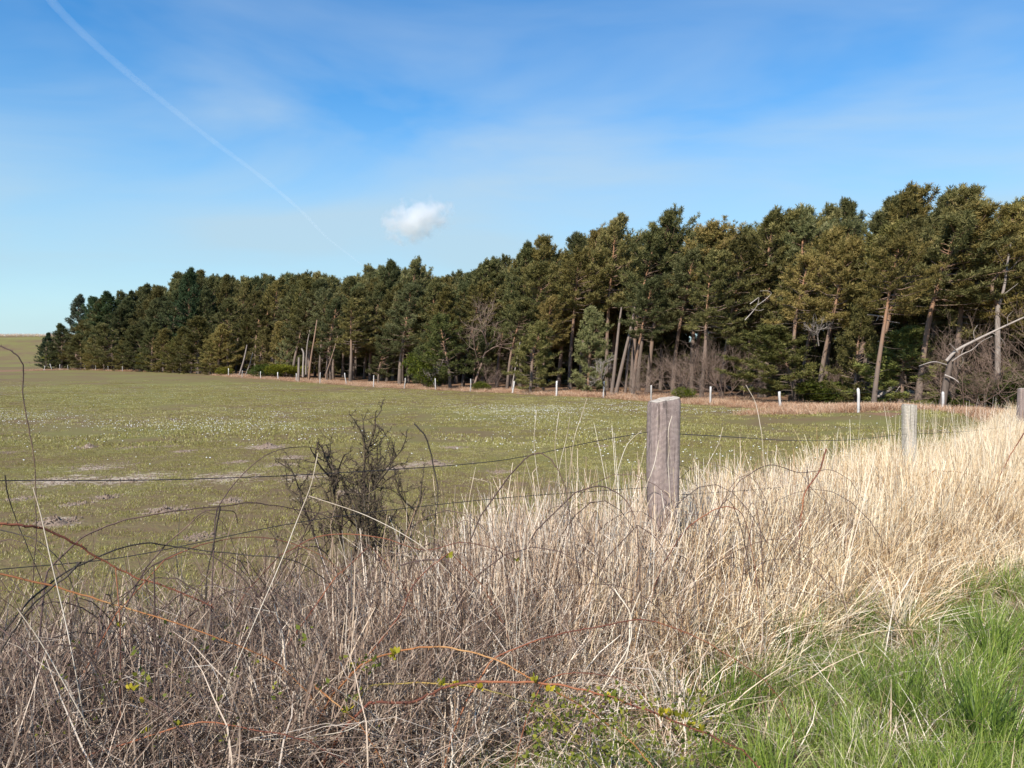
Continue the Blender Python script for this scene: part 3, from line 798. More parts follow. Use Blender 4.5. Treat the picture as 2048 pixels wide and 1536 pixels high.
# deep interior, one mass
def tall_src(v, nm):
    A = obj(nm, v[1], None, link=False); return A
deep = []
for off in (16.5, 20, 24, 28):
    for s in np.arange(0, cumL[-1] + 14, 2.9):
        x, y = along(min(s, cumL[-1] + 20) + tr.uniform(-1, 1), off + tr.uniform(-1.2, 1.2))
        if s > cumL[-1]: x += (s - cumL[-1]) * .7; y -= (s - cumL[-1]) * .4
        if topx(x, y) < 200 or topx(x, y) > 2600: continue
        deep.append((x, y, float(G(x, y)), Hsil(x, y) * tr.uniform(.84, .94) / 12, tr.uniform(0, 6.3), tr.randint(0, 3) * 2, off))
srcs = []
for q in range(3):
    srcs.append(obj('deep_source_%d' % (q * 2), TALL[q][1], None, link=False)); srcs.append(obj('deep_source_%d' % (q * 2 + 1), TALL[q][0], None, link=False))
for s_ in srcs: s_.color = (.8, .85, .8, 1)
dp = np.array([d_[:3] for d_ in deep]); dp2 = np.concatenate([dp, dp])
pk = np.array([d_[5] for d_ in deep]); ss_ = np.array([d_[3] for d_ in deep]); rz_ = np.array([d_[4] for d_ in deep])
scatter('woodland', srcs, dp2, np.concatenate([rz_, rz_]), np.concatenate([ss_, ss_]), 'dark mass of pines deep inside the wood behind the front rows', 'wood', pick=np.concatenate([pk, pk + 1]))
# shaded low undergrowth inside
ud = []
for s in np.arange(0, cumL[-1] + 12, 1.1):
    for off in (15, 18, 22):
        x, y = along(min(s, cumL[-1]), off + tr.uniform(-1.5, 1.5))
        if s > cumL[-1]: x += (s - cumL[-1]) * .7; y -= (s - cumL[-1]) * .4
        if topx(x, y) < 160: continue
        ud.append((x, y, float(G(x, y)), tr.uniform(.5, .8), tr.uniform(0, 6.3)))
ud = np.array(ud)
us = [obj('undergrowth_source_%d' % q, LOW[q][1], None, link=False) for q in range(3)]
scatter('undergrowth', us, ud[:, :3], ud[:, 4], ud[:, 3], 'dense young evergreen undergrowth between the trunks in the depth of the wood', 'undergrowth')

# left end of the wood
for q in range(17):
    px = 128 + q * 19.5 + tr.uniform(-5, 5); d = float(np.interp(px, [120, 460], [152, 104])) + tr.uniform(1, 4)
    p = pt(px, 740, d); H = tr.uniform(5.5, 9.5); V_ = LOW[q % 4] if q % 3 else DENSE[q % 2]
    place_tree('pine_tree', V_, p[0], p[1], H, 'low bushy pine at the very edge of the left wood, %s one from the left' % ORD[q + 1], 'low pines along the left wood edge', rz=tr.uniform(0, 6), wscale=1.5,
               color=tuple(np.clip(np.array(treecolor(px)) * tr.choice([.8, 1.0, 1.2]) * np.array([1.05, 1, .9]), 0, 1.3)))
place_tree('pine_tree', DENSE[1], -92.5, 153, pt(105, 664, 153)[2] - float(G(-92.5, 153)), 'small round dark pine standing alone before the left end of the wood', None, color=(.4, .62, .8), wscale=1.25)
for q, (px, py, d, lab) in enumerate([(160, 590, 166, 'bluish spiky conifer with bare twigs at the far left end of the wood'), (190, 592, 158, 'dense dark tree just right of the bluish spiky conifer'),
                                      (225, 583, 152, 'dense dark rounded tree, second one right of the bluish spiky conifer')]):
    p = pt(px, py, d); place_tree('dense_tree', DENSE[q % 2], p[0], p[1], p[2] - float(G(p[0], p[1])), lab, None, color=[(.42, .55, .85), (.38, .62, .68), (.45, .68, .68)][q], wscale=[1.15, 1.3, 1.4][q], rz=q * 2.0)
def bare(name, me, px, pybase, d, H, label, cat='tree', group=None, rz=0, tilt=(0, 0), Hm=5.0, z=None):
    p = pt(px, pybase, d); root = obj(name, me)
    root.location = (p[0], p[1], float(G(p[0], p[1])) - .05 if z is None else z); s = H / Hm
    root.scale = (s, s, s); root.rotation_euler = (tilt[0], tilt[1], rz)
    tag(root, label, cat, group); return root
bare('bare_tree', BARE[0], 138, 735, 160, 9.5, 'purplish bare tree leaning out at the far left end of the wood', rz=1, tilt=(0, -.2))
bare('bare_tree', BARE[1], 152, 735, 158, 11.5, 'bare twiggy tree against the sky beside the bluish conifer', rz=2, tilt=(0, -.12))
bare('bare_shrub', BARE[3], 72, 738, 160, 3.2, 'reddish brown bare shrub at the field corner far left', 'shrub')
bare('bare_tree', BARE[2], 945, 700, 64, 8.5, 'bare brown-grey twiggy tree showing among the pine crowns', rz=.5)
bare('bare_tree', PALE[0], 875, 770, 63.5, 4.2, 'pale bare branches spreading low behind the tenth far post from the right', rz=.3, Hm=4)
bare('bare_tree', PALE[1], 1212, 795, 51, 3.8, 'small pale bare sapling in front of the dark gap between trunks', rz=.3, Hm=4)
for q, (px, d, H, lab) in enumerate([(1285, 50, 3.2, 'brown bare thicket left of the two thick leaning trunks’ gap'), (1345, 48.5, 3.6, 'tall brown bare thicket behind the big weathered post'), (1395, 47.5, 4.2, 'tangled brown bare shrub hung with old creeper'),
                                     (1450, 46.5, 4.6, 'reddish bare thicket beside the creeper tangle'), (1490, 46, 3.8, 'bare brown bush left of the broad low pine'), (1650, 42.5, 3.2, 'grey bare bush right of the broad low pine'),
                                     (1930, 34.5, 4.4, 'greyish bare bush beneath the leaning broken trunk'), (1985, 35.6, 5.6, 'wide grey-brown bare bush with drooping twigs near the right edge'), (2035, 33, 6.2, 'dense bare bush cut by the right edge'),
                                     (1965, 35, 3.0, 'low bare bush at the foot of the forked dead tree'), (985, 62, 2.6, 'low tangle of bare brown twigs between the eighth and ninth far posts from the right')]):
    bare('bare_shrub', BARE[3 + q % 2], px, 800, d, H, lab.replace('’', ''), 'shrub', 'bare shrubs at the foot of the wood', rz=q * 1.3)
place_tree('pine_tree', LOW[1], *pt(1590, 800, 42.0)[:2], 4.3, 'broad low olive pine with foliage almost to the ground right of middle', None, color=(1.2, 1.2, .95), wscale=2.1, rz=2.5)
place_tree('pine_tree', LOW[2], *pt(1800, 800, 36.5)[:2], 4.0, 'low pine with drooping dark green branches left of the leaning broken trunk', None, color=(1.05, 1.2, .85), wscale=2.1, rz=1.5)
place_tree('pine_tree', LOW[3], *pt(1960, 800, 37.5)[:2], 4.6, 'small low pine at the foot of the forked dead tree', None, color=(.95, 1.05, .85), wscale=1.3, rz=.5)
place_tree('pine_tree', LOW[0], *pt(1060, 790, 56)[:2], 5.2, 'low bushy olive pine left of the seventh far post from the right', None, color=(1.05, 1.05, .9), wscale=1.3, rz=.8)
place_tree('pine_tree', LOW[1], *pt(900, 780, 63)[:2], 6.0, 'low wide pine between the ninth and tenth far posts from the right', None, color=(.95, 1.05, .85), wscale=1.3, rz=1.8)
for q, (px, d, R, H, col, lab) in enumerate([(575, 92, 3.0, 1.9, (1.25, 1.1, .6), 'bright yellow-green gorse bush behind the far fence left of centre'), (530, 95, 3.2, 2.0, (.4, .5, .45), 'dark green bush left of the bright gorse'),
                                             (850, 65, 2.6, 3.3, (.6, .65, .5), 'tall yellow-green bush behind the far fence near the tenth post from the right'), (450, 104, 1.6, 1.4, (1.2, 1.0, .7), 'small golden bush at the far fence, left part'),
                                             (300, 132, 3.2, 3.6, (.8, .65, .5), 'ochre-green bush leaning out of the wood foot, left part'), (960, 61, 1.2, .9, (.8, .8, .6), 'small olive bush hugging the ninth far post from the right'),
                                             (1362, 47, 1.1, .9, (1.0, 1.1, .6), 'small bright green bush just right above the big weathered post'), (1690, 40, 2.6, 1.6, (.45, .50, .45), 'wide green bush behind the second far post'),
                                             (1640, 41.5, 2.0, 1.5, (.5, .5, .45), 'dull green bush left of the wide green one'), (2020, 35, 2.6, 2.2, (.4, .5, .4), 'dark green bush at the right edge'),
                                             (118, 156, 5, 3.6, (1.1, 1.1, .6), 'yellow-green bush under the lone round dark pine'), (1905, 35.5, 1.6, 1.0, (.5, .55, .45), 'low green bush behind the first far post')]):
    p = pt(px, 780, d); root = empty('gorse_bush', (p[0], p[1], float(G(p[0], p[1])) - .05)); root.scale = (R / 1.1, R / 1.1, H / 1.45); root.rotation_euler = (0, 0, q * 1.7)
    tag(root, lab, 'bush', 'green bushes at the foot of the wood')
    obj('stem', BUSH[q % 4][0], None, root); b = obj('leaves', BUSH[q % 4][1], None, root); b.color = (*col, 1)

# traced dead wood near the right edge
def traced(paths, mat, sides=6, tint=.5):
    A = Acc()
    for path, d0, r0, r1 in paths:
        P = np.array([pt(a, b, d0 + dd) for (a, b, dd) in path]); k = len(P)
        n = (k - 1) * 4 + 1; s = np.linspace(0, k - 1, n)
        Q = np.stack([np.interp(s, np.arange(k), P[:, c]) for c in range(3)], -1)
        for _ in range(2): Q[1:-1] = .25 * Q[:-2] + .5 * Q[1:-1] + .25 * Q[2:]
        A.tube(Q, np.linspace(r0, r1, n), sides, tint)
    me = A.mesh('traced', True); me.materials.append(mat); return me
def thing_parts(name, label, cat, parts, group=None):
    root = empty(name); tag(root, label, cat, group)
    for pn, me in parts: obj(pn, me, None, root)
    return root
thing_parts('broken_pine', 'dead pine snapped halfway, its pale broken trunk leaning out to the right edge', 'tree', [
    ('trunk', traced([([(1880, 845, 0), (1888, 790, 0), (1896, 745, 0), (1906, 705, 0)], 33.5, .16, .12)], M['bark'], 8, .3)),
    ('fallen_stem', traced([([(1893, 722, 0), (1912, 700, -.1), (1960, 676, -.3), (2010, 652, -.6), (2085, 618, -1)], 33.4, .075, .03)], M['deadwood'], 7, .8)),
    ('branch', traced([([(1905, 722, 0), (1925, 708, -.3), (1945, 700, -.3), (1962, 683, -.5), (1985, 672, -.7)], 33.3, .035, .012)], M['deadwood'], 5, .7)),
    ('branch', traced([([(1950, 681, -.2), (1946, 664, -.2), (1955, 650, -.2)], 33.3, .016, .006)], M['deadwood'], 4, .7)),
    ('branch', traced([([(1985, 666, -.4), (2003, 676, -.4), (2012, 692, -.4)], 33.2, .016, .006)], M['deadwood'], 4, .7)),
    ('branch', traced([([(2016, 650, -.6), (2014, 634, -.6), (2026, 622, -.6)], 33.1, .014, .005)], M['deadwood'], 4, .7)),
    ('branch', traced([([(1930, 692, -.1), (1922, 706, -.1), (1928, 722, -.1), (1918, 735, -.1)], 33.2, .016, .005)], M['deadwood'], 4, .6)),
    ('branch', traced([([(1915, 705, 0), (1900, 688, -.3)], 33.3, .04, .02)], M['deadwood'], 5, .8)),
    ('branch', traced([([(1893, 730, 0), (1868, 722, -.4), (1838, 732, -.8)], 33.4, .045, .012)], M['deadwood'], 5, .8)),
    ('branch', traced([([(1890, 750, 0), (1908, 757, -.3), (1918, 765, -.5)], 33.3, .04, .012)], M['deadwood'], 5, .8))])
thing_parts('dead_pine', 'forked dead pine with a hooked left arm standing by the right edge', 'tree', [
    ('trunk', traced([([(1990, 830, 0), (1996, 740, 0), (1995, 660, 0), (1996, 610, 0)], 35, .14, .10)], M['deadwood'], 8, .45)),
    ('branch', traced([([(1996, 612, 0), (1984, 590, 0), (1984, 565, 0), (1996, 547, 0), (2012, 540, 0)], 35, .085, .05)], M['bark'], 6, .75)),
    ('branch', traced([([(1996, 615, 0), (2008, 580, 0), (2014, 530, 0), (2022, 485, 0)], 35, .08, .03)], M['deadwood'], 6, .5)),
    ('branch', traced([([(2014, 535, 0), (2000, 515, -.3), (1990, 498, -.5)], 35, .025, .01)], M['deadwood'], 4, .5)),
    ('branch', traced([([(2012, 545, 0), (2030, 530, -.3), (2040, 515, -.5)], 35, .03, .01)], M['deadwood'], 4, .5)),
    ('branch', traced([([(2006, 590, 0), (2022, 578, -.3), (2036, 567, -.5)], 35, .03, .01)], M['deadwood'], 4, .6))])
thing_parts('fallen_log', 'pale straight fallen log propped against the wood behind the second far post', 'log', [
    ('trunk', traced([([(1738, 806, 0), (1765, 788, .2), (1790, 772, .5), (1806, 763, .8)], 36.2, .08, .12)], M['deadwood'], 8, .65)),
    ('branch', traced([([(1780, 800, 0), (1792, 783, 0), (1800, 772, 0)], 36.0, .03, .015)], M['deadwood'], 4, .7))])
thing_parts('dead_bough', 'curved pale dead branch hanging out of the pines at mid height', 'branch', [
    ('bough', traced([([(1735, 629, 0), (1765, 633, 0), (1778, 643, 0), (1800, 646, 0)], 34.5, .035, .015)], M['deadwood'], 5, .9)),
    ('twig', traced([([(1758, 632, 0), (1752, 642, -.2)], 34.5, .025, .01)], M['deadwood'], 4, .9))])
thing_parts('dead_tree', 'pale broken dead treetop with crossing branches among the pines', 'tree', [
    ('stem', traced([([(1490, 640, 0), (1505, 624, 0), (1516, 610, -.3), (1518, 595, -.3)], 39.5, .028, .012)], M['deadwood'], 5, .7)),
    ('branch', traced([([(1500, 608, 0), (1517, 595, 0)], 39.5, .028, .012)], M['deadwood'], 5, .8)),
    ('branch', traced([([(1516, 610, 0), (1530, 600, 0), (1545, 586, 0), (1535, 581, 0), (1520, 582, 0)], 39.5, .02, .008)], M['deadwood'], 5, .7)),
    ('branch', traced([([(1503, 618, 0), (1520, 622, 0), (1528, 618, 0)], 39.5, .018, .008)], M['deadwood'], 4, .6))])
bare('bare_tree', PALE[0], 1636, 800, 40, 2.6, 'pale dead twig tangle perched high among the pine trunks', rz=1.2, Hm=4, z=pt(1636, 690, 40)[2])
# single leaning or pale trunks standing before the dark wood
TR = [([(1178, 793, 0), (1178, 740, 0), (1180, 690, 0), (1180, 650, .5), (1178, 615, 1.5)], 55.5, .17, .07, 'bark', .8, 'straight orange-barked pine trunk lit by the sun left of the leaning pair'),
      ([(1222, 796, 0), (1228, 750, 0), (1233, 700, 0), (1238, 650, .5), (1243, 615, 1.5)], 53.5, .17, .06, 'bark', .3, 'left one of two thick leaning trunks beside the dark gap'),
      ([(1230, 797, 0), (1240, 750, 0), (1250, 705, 0), (1262, 655, .5), (1270, 615, 1.5)], 53.0, .18, .06, 'bark', .35, 'right one of two thick leaning trunks, leaning more'),
      ([(1250, 797, 0), (1253, 750, 0), (1258, 700, 0), (1266, 650, 1), (1270, 610, 2)], 53.6, .12, .06, 'bark', .3, 'thinner trunk right of the two leaning trunks'),
      ([(617, 760, 0), (622, 715, 0), (628, 680, 0), (634, 640, 1.5)], 82, .14, .05, 'bark', .75, 'slim pink-barked trunk rising over the fence left of centre'),
      ([(612, 735, 0), (614, 690, 0), (620, 660, 0)], 84, .11, .05, 'deadwood', .5, 'slim pale trunk left of the pink-barked one'),
      ([(606, 740, 0), (608, 705, 0), (603, 697, 0)], 82, .12, .08, 'deadwood', .6, 'pale trunk with a forked snapped top'),
      ([(597, 752, 0), (598, 715, 0)], 81, .13, .11, 'deadwood', .5, 'short pale snag left of the forked one'),
      ([(478, 752, 0), (488, 720, 0), (494, 690, 1)], 100, .17, .06, 'deadwood', .3, 'thick pale stump-like trunk leaning right, behind the fence'),
      ([(491, 750, 0), (500, 728, 0), (506, 705, 1)], 101, .10, .05, 'deadwood', .3, 'thin pale trunk leaning right beside the thicker one'),
      ([(652, 748, 0), (660, 725, 0), (668, 700, 0), (676, 670, 1)], 82, .1, .04, 'bark', .5, 'slanting thin trunk right of the pink-barked one'),
      ([(1024, 775, 0), (1030, 740, 0), (1036, 708, 0), (1040, 685, .5)], 60, .08, .03, 'deadwood', .5, 'slim pale trunk leaning right behind the leaning white post'),
]
for q, (path, d, r0, r1, mt, ti, lab) in enumerate(TR):
    path = [(path[0][0], path[0][1] + 14, 0)] + path
    o = obj('tree_trunk', traced([(path, d, r0, r1)], M[mt], 8, ti)); tag(o, lab, 'trunk')

# ------------------------------------------------------------------ fences
def post_mesh(seed, h, w, dpt, top_slope=.0, wavy=.004, cut=.0, nz=26, ns=24, chamfer=.22, split=False):
    """squared, weathered post with rounded corners, hollows and an uneven sawn top"""
    r = np.random.RandomState(seed); th = np.arange(ns) * 2 * PI / ns + .01
    ex = 4.2
    cx = np.sign(np.cos(th)) * np.abs(np.cos(th)) ** (2 / ex); sy = np.sign(np.sin(th)) * np.abs(np.sin(th)) ** (2 / ex)
    zs = np.concatenate([np.linspace(-.3, h - .02, nz - 1), [h]])
    V = []
    for j, z in enumerate(zs):
        sc = 1 + .03 * math.sin(z * 4 + seed) - (.05 if j == nz - 1 else 0)
        gr = 1 - .09 * np.exp(-((th - 4.75) / .16) ** 2) * (1 + .4 * math.sin(z * 9)) if split else 1.0
        rr = 1 + wavy * 6 * np.sin(th * 3 + z * 2.2 + seed) + r.normal(0, wavy, ns)
        x = cx * w / 2 * sc * rr * gr; y = sy * dpt / 2 * sc * rr * gr
        zz = z + top_slope * x * (z > h * .5) * (z / h)
        V.append(np.stack([x, y, zz + (r.normal(0, .002, ns) if j == nz - 1 else 0)], -1))
    V = np.array(V); A = Acc()
    i = np.arange(nz - 1)[:, None] * ns; j = np.arange(ns)[None]; j2 = (j + 1) % ns
    A.add(V, np.stack([i + j, i + j2, i + ns + j2, i + ns + j], -1).reshape(-1, 4), .5)
    B = Acc(); top = V[-1].copy(); c = top.mean(0); c[2] += .006; mid = c + (top - c) * .6; mid[:, 2] += r.normal(.003, .003, ns)
    B.add(np.concatenate([top + [0, 0, .0015], mid]), np.stack([j[0], j2[0], ns + j2[0], ns + j[0]], -1), .5)
    B.add(np.concatenate([mid, [c]]), [[q, (q + 1) % ns, ns] for q in range(ns)], .5)
    return A.mesh('post_body', True), B.mesh('post_top')
def near_post(name, seed, P, w, dpt, label, matk, rz, slope, tilt=0, split=True, h=None):
    g0 = float(G(P[0], P[1])); h = P[2] - g0
    a, b = post_mesh(seed, h, w, dpt, slope, .006, split=split)
    a.materials.append(M[matk]); b.materials.append(M['post_top'])
    root = empty(name, (P[0], P[1], g0)); root.rotation_euler = (0, tilt, rz)
    tag(root, label, 'fence post'); obj('shaft', a, None, root); obj('top_face', b, None, root); return root
near_post('fence_post', 3, P1 + [0, .05, -.01], .172, .17, 'big grey weathered wooden fence post standing in the dead grass, the nearest one', 'post', math.radians(14), .2, .012)
near_post('fence_post', 8, P2, .15, .14, 'pale lichen-speckled square fence post in the straw right of the big grey one', 'post_pale', math.radians(8), -.06, -.01)
near_post('fence_post', 12, P3, .17, .15, 'grey fence post cut by the right edge of the view', 'post', math.radians(5), .02)

def stick_post(seed, h, w):
    A = Acc(); r = np.random.RandomState(seed)
    z = np.array([-.2, 0, h * .35, h * .7, h - .01, h]); xx = r.normal(0, .01, 6); A.tube(np.stack([xx, r.normal(0, .01, 6), z], -1), np.array([1, 1, .96, .97, .95, .75]) * w * .5, 7, np.clip(.5 + r.normal(0, .12) + .15 * z / h, 0, 1))
    me = A.mesh('stick', False); me.materials.append(M['paleP']); return me
LBL = {27: 'white weathered far fence post beside the two thick leaning trunks', 25: 'whitish far fence post leaning slightly right', 20: 'thin whitish far fence post leaning left',
       12: 'short white far fence post with a second stake leaning against it', 19: 'thicker whitish far fence post below the pink-barked trunk'}
WIREZ = []
for q, (b, ztop, ln, d) in enumerate(posts):
    h = max(.85, ztop - b[2]); h = min(h, 1.45)
    w = [.09, .10, .11, .085][q % 4] * (1.2 if q > 24 else 1.0)
    o = obj('fence_post', stick_post(700 + q, h, w)); o.location = b; o.rotation_euler = (rng.normal(0, .04), -ln + rng.normal(0, .025), rng.uniform(0, 6))if abs(ln) < .02 else (0, -ln, 0)
    kth = len(posts) - q
    tag(o, 'thin whitish far fence post at the wood edge, %s one counted from the right' % ORD[kth], 'fence post', 'posts of the far fence')
    if q == 12:
        o = obj('leaning_stake', stick_post(790, .95, .1)); o.location = b + [.35, 0, 0]; o.rotation_euler = (0, -.55, 0); tag(o, 'white stake leaning against a short far fence post left of centre', 'stake')
    WIREZ.append((b[0], b[1], b[2], h))
# far fence wires, two strands with sag, each a thing
for hh, nm in ((.86, 'upper'), (.5, 'lower')):
    A = Acc(); L = []
    for (a, b) in zip(WIREZ[:-1], WIREZ[1:]):
        for s in np.linspace(0, 1, 5)[:-1]:
            L.append([a[0] + (b[0] - a[0]) * s, a[1] + (b[1] - a[1]) * s, a[2] + (b[2] - a[2]) * s + hh * min(a[3], b[3]) - .03 * 4 * s * (1 - s)])
    L.append([P3[0], P3[1], P3[2] - (1 - hh) * 1.0])
    A.tube(L, .004, 3, .5); o = obj('fence_wire', A.mesh('far_wire'), M['wire']); tag(o, '%s thin wire strung along the far whitish posts' % nm, 'wire')
def wire(points, label, r=.0022):
    P = np.array(points); k = len(P); n = (k - 1) * 8 + 1; s = np.linspace(0, k - 1, n)
    Q = np.stack([np.interp(s, np.arange(k), P[:, c]) for c in range(3)], -1)
    for _ in range(8): Q[1:-1] = .25 * Q[:-2] + .5 * Q[1:-1] + .25 * Q[2:]
    A = Acc(); A.tube(Q, r, 5, .5); o = obj('fence_wire', A.mesh('wire', True), M['wire']); tag(o, label, 'wire')
wire([pt(-700, 970, 2.2), pt(-200, 963, 2.7), pt(0, 961, 3.0), pt(300, 961, 3.3), pt(600, 951, 3.65), pt(1000, 925, 4.25), pt(1180, 884, 4.5), pt(1296, 864, 4.66)], 'upper dark wire running left from the big grey post across the bramble', .0022)
wire([pt(-700, 1235, 2.2), pt(-100, 1150, 2.85), pt(0, 1138, 3.0), pt(250, 1118, 3.25), pt(600, 1040, 3.6), pt(1000, 995, 4.25), pt(1296, 975, 4.66)], 'lower dark wire running left from the big grey post through the bramble', .0020)
wire([pt(1357, 868, 4.72), pt(1450, 873, 5.3), pt(1580, 882, 6.4), pt(1700, 881, 7.6), pt(1808, 868, 9.4), pt(1835, 868, 9.6), pt(1950, 862, 13.5), pt(2036, 850, 18.9)], 'wire sagging right from the big grey post to the pale lichened post', .0026)
wire([pt(1357, 990, 4.72), pt(1580, 975, 6.4), pt(1808, 935, 9.4), pt(1950, 900, 13.5), pt(2036, 880, 18.9)], 'lower wire hidden in the straw right of the big grey post', .0022)
# tiny posts on the hill crest
for q, (px, yt) in enumerate([(12, 665), (35, 664), (48, 667), (58, 665), (70, 666), (81, 667), (93, 667)]):
    d = 300; x = (px - 1024) / F * d; z = float(G(x, d)); o = obj('fence_post', stick_post(800 + q, 1.15, .2)); o.location = (x, d, z)
    tag(o, 'tiny dark fence post on the green hill crest, %s from the left' % ORD[q + 1], 'fence post', 'posts on the hill crest')
X = np.linspace(-240, -150, 700); Yc = 306 + rng.uniform(-2.5, 2.5, 700)
scatter('crest_grass', [src('crest_source', clump(95, 40, .5, (.3, .8), (.3, .3), (.4, .4), (.03, .05), 3, .05), M['straw'])], np.stack([X, Yc, G(X, Yc)], -1), rng.uniform(0, 6, 700), rng.uniform(.8, 1.6, 700), 'pale dry grass along the hill crest at the far left', 'dead grass')

# ------------------------------------------------------------------ mole hills
for q, (px, py, w, lab) in enumerate([(178, 896, 48, 'small brown molehill at the far end of the spots, left'), (535, 897, 70, 'flat sandy molehill just left of the thorn bush, farthest there'), (330, 1026, 72, 'brown molehill behind the middle of the arching bramble canes'),
                                      (462, 1006, 56, 'sandy molehill under the thin bramble loop'), (108, 1050, 90, 'wide brown molehill behind the orange bramble cane, far left'), (868, 930, 60, 'sandy molehill right of the thorn bush'),
                                      (212, 998, 40, 'small pale molehill below the long wire, left')]):
    d = gd(px, py); p = pt(px, py, d); R = w / F * d * .5; r = np.random.RandomState(900 + q)
    n1, n2 = 10, 22; A = Acc(); V = []
    for a in range(n1 + 1):
        for b in range(n2):
            rr = R * a / n1; t = b * 2 * PI / n2; h = .30 * R * math.exp(-(a / n1 * 2.0) ** 2) - .015
            V.append((rr * math.cos(t) * 1.05, rr * math.sin(t), h + r.normal(0, .022 * (1 - a / n1) + .004)))
    i = np.arange(n1)[:, None] * n2; j = np.arange(n2)[None]; j2 = (j + 1) % n2
    A.add(V, np.stack([i + j, i + j2, i + n2 + j2, i + n2 + j], -1).reshape(-1, 4), .5)
    for _ in range(40):
        t = r.uniform(0, 6.3); rr = abs(r.normal(0, .55)) * R; c = np.array([rr * math.cos(t), rr * math.sin(t), .30 * R * math.exp(-(rr / R * 2) ** 2)]); s = r.uniform(.008, .022)
        o8 = np.array([[1, 0, 0], [-1, 0, 0], [0, 1, 0], [0, -1, 0], [0, 0, 1], [0, 0, -1]]) * s * r.uniform(.7, 1.3, (6, 1)) + c
        A.add(o8, [[0, 2, 4], [2, 1, 4], [1, 3, 4], [3, 0, 4], [2, 0, 5], [1, 2, 5], [3, 1, 5], [0, 3, 5]], .5)
    o = obj('molehill', A.mesh('molehill'), M['soil']); o.location = (p[0], p[1], float(G(p[0], p[1]))); tag(o, lab, 'molehill', 'molehills in the pasture')

# ------------------------------------------------------------------ foreground dead grass, tangle, green grass
def region(n, x0, x1, y0, y1, f, half=.80, extra=.7):
    X = rng.uniform(x0, x1, n); Y = rng.uniform(y0, y1, n)
    m = (np.abs(X) < half * Y + extra) & (rng.uniform(0, 1, n) < f(X, Y)); return X[m], Y[m]
ST = []
for s in range(12):     # upright straw
    A = clump(1000 + s, 26, .10, (.55, .98), (.12, .14), (.12, .25), (.0042, .0082), 6, .05, (.25, 1.0), tipw=.35)
    B = clump(1100 + s, 34, .12, (.30, .80), (.30, .25), (.75, .7), (.0050, .0100), 6, .06, (.0, 1.0))
    C = clump(1200 + s, 24, .14, (.15, .45), (.9, .5), (.5, .8), (.004, .008), 5, .08, (.0, .6))  # low inner blades get darker tints: shade of the gaps put into colour
    for Q in (B, C):
        for v, t in zip(Q.v, Q.t): pass
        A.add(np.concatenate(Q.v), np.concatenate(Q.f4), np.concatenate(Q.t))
    r_ = np.random.RandomState(1250 + s)
    for q in range(5):       # bent-over stems with a loose seed head
        a = r_.uniform(0, 6.3); h = r_.uniform(.45, .85); x0, y0 = r_.normal(0, .07, 2); d_ = np.array([math.cos(a), math.sin(a)])
        kx = h * r_.uniform(.05, .2); l2 = r_.uniform(.05, .15); dz = r_.uniform(-1.2, .6)
        p0 = np.array([x0, y0, 0]); p1 = np.array([x0 + d_[0] * kx, y0 + d_[1] * kx, h]); p2 = p1 + np.array([d_[0], d_[1], dz]) * l2
        A.tube([p0, (p0 + p1) / 2, p1, p2], [.0026, .0024, .0022, .0012], 3, r_.uniform(.5, 1), cap=False)
        for _ in range(9):
            c = p1 + (p2 - p1) * r_.uniform(.3, 1); e = r_.normal(0, 1, 3); e /= np.linalg.norm(e); f_ = np.cross(e, [0.3, .5, .8]); f_ /= np.linalg.norm(f_)
            A.add([c, c + e * .006 + f_ * .0016, c + e * .013, c + e * .006 - f_ * .0016], [[0, 1, 2, 3]], r_.uniform(.2, .8))
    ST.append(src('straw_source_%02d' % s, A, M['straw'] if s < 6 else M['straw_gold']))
def straw_f(X, Y):
    ns, vs = near_side(X, Y), verge_side(X, Y)
    lw = sstep(-1.25, .15, X - .15 * (Y - 3))        # fades to the left, where the dark tangle is
    return sstep(-.25, .3, vs + .18 * wave(X, Y, .35, 61)) * sstep(1.1, .15, ns) * (.02 + .98 * lw)
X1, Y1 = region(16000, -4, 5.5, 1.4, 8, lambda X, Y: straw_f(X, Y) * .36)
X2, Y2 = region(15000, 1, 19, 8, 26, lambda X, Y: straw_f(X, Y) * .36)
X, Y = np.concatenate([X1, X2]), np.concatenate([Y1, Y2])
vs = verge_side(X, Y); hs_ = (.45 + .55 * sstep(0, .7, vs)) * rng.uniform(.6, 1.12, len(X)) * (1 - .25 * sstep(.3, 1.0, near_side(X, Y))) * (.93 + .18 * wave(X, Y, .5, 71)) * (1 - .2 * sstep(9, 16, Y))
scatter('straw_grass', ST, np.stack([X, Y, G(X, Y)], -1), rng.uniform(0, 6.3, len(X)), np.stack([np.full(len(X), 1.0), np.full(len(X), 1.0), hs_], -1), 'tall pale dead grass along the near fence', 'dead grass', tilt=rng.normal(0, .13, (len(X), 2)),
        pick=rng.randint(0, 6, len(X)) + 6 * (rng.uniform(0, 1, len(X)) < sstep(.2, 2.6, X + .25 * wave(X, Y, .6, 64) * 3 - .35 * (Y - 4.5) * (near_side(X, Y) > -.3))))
TS = [src('tall_source_%d' % s, clump(1350 + s, 5, .08, (1.0, 1.35), (.10, .08), (.10, .15), (.0035, .006), 7, .035, (.4, 1.0), tipw=.5), M['straw']) for s in range(6)]
X, Y = region(2600, -2, 14, 2, 18, lambda X, Y: .30 * sstep(.0, .6, verge_side(X, Y)) * sstep(1.0, .3, near_side(X, Y)) * sstep(-1.5, 0, X) * np.clip(.4 + 1.5 * wave(X, Y, .7, 91), 0, 1))
scatter('tall_dead_grass', TS, np.stack([X, Y, G(X, Y)], -1), rng.uniform(0, 6.3, len(X)), rng.uniform(.8, 1.0, len(X)), 'scattered extra tall pale stalks sticking out of the dead grass', 'dead grass', tilt=np.stack([rng.normal(0, .08, len(X)), rng.normal(-.10, .08, len(X))], -1))
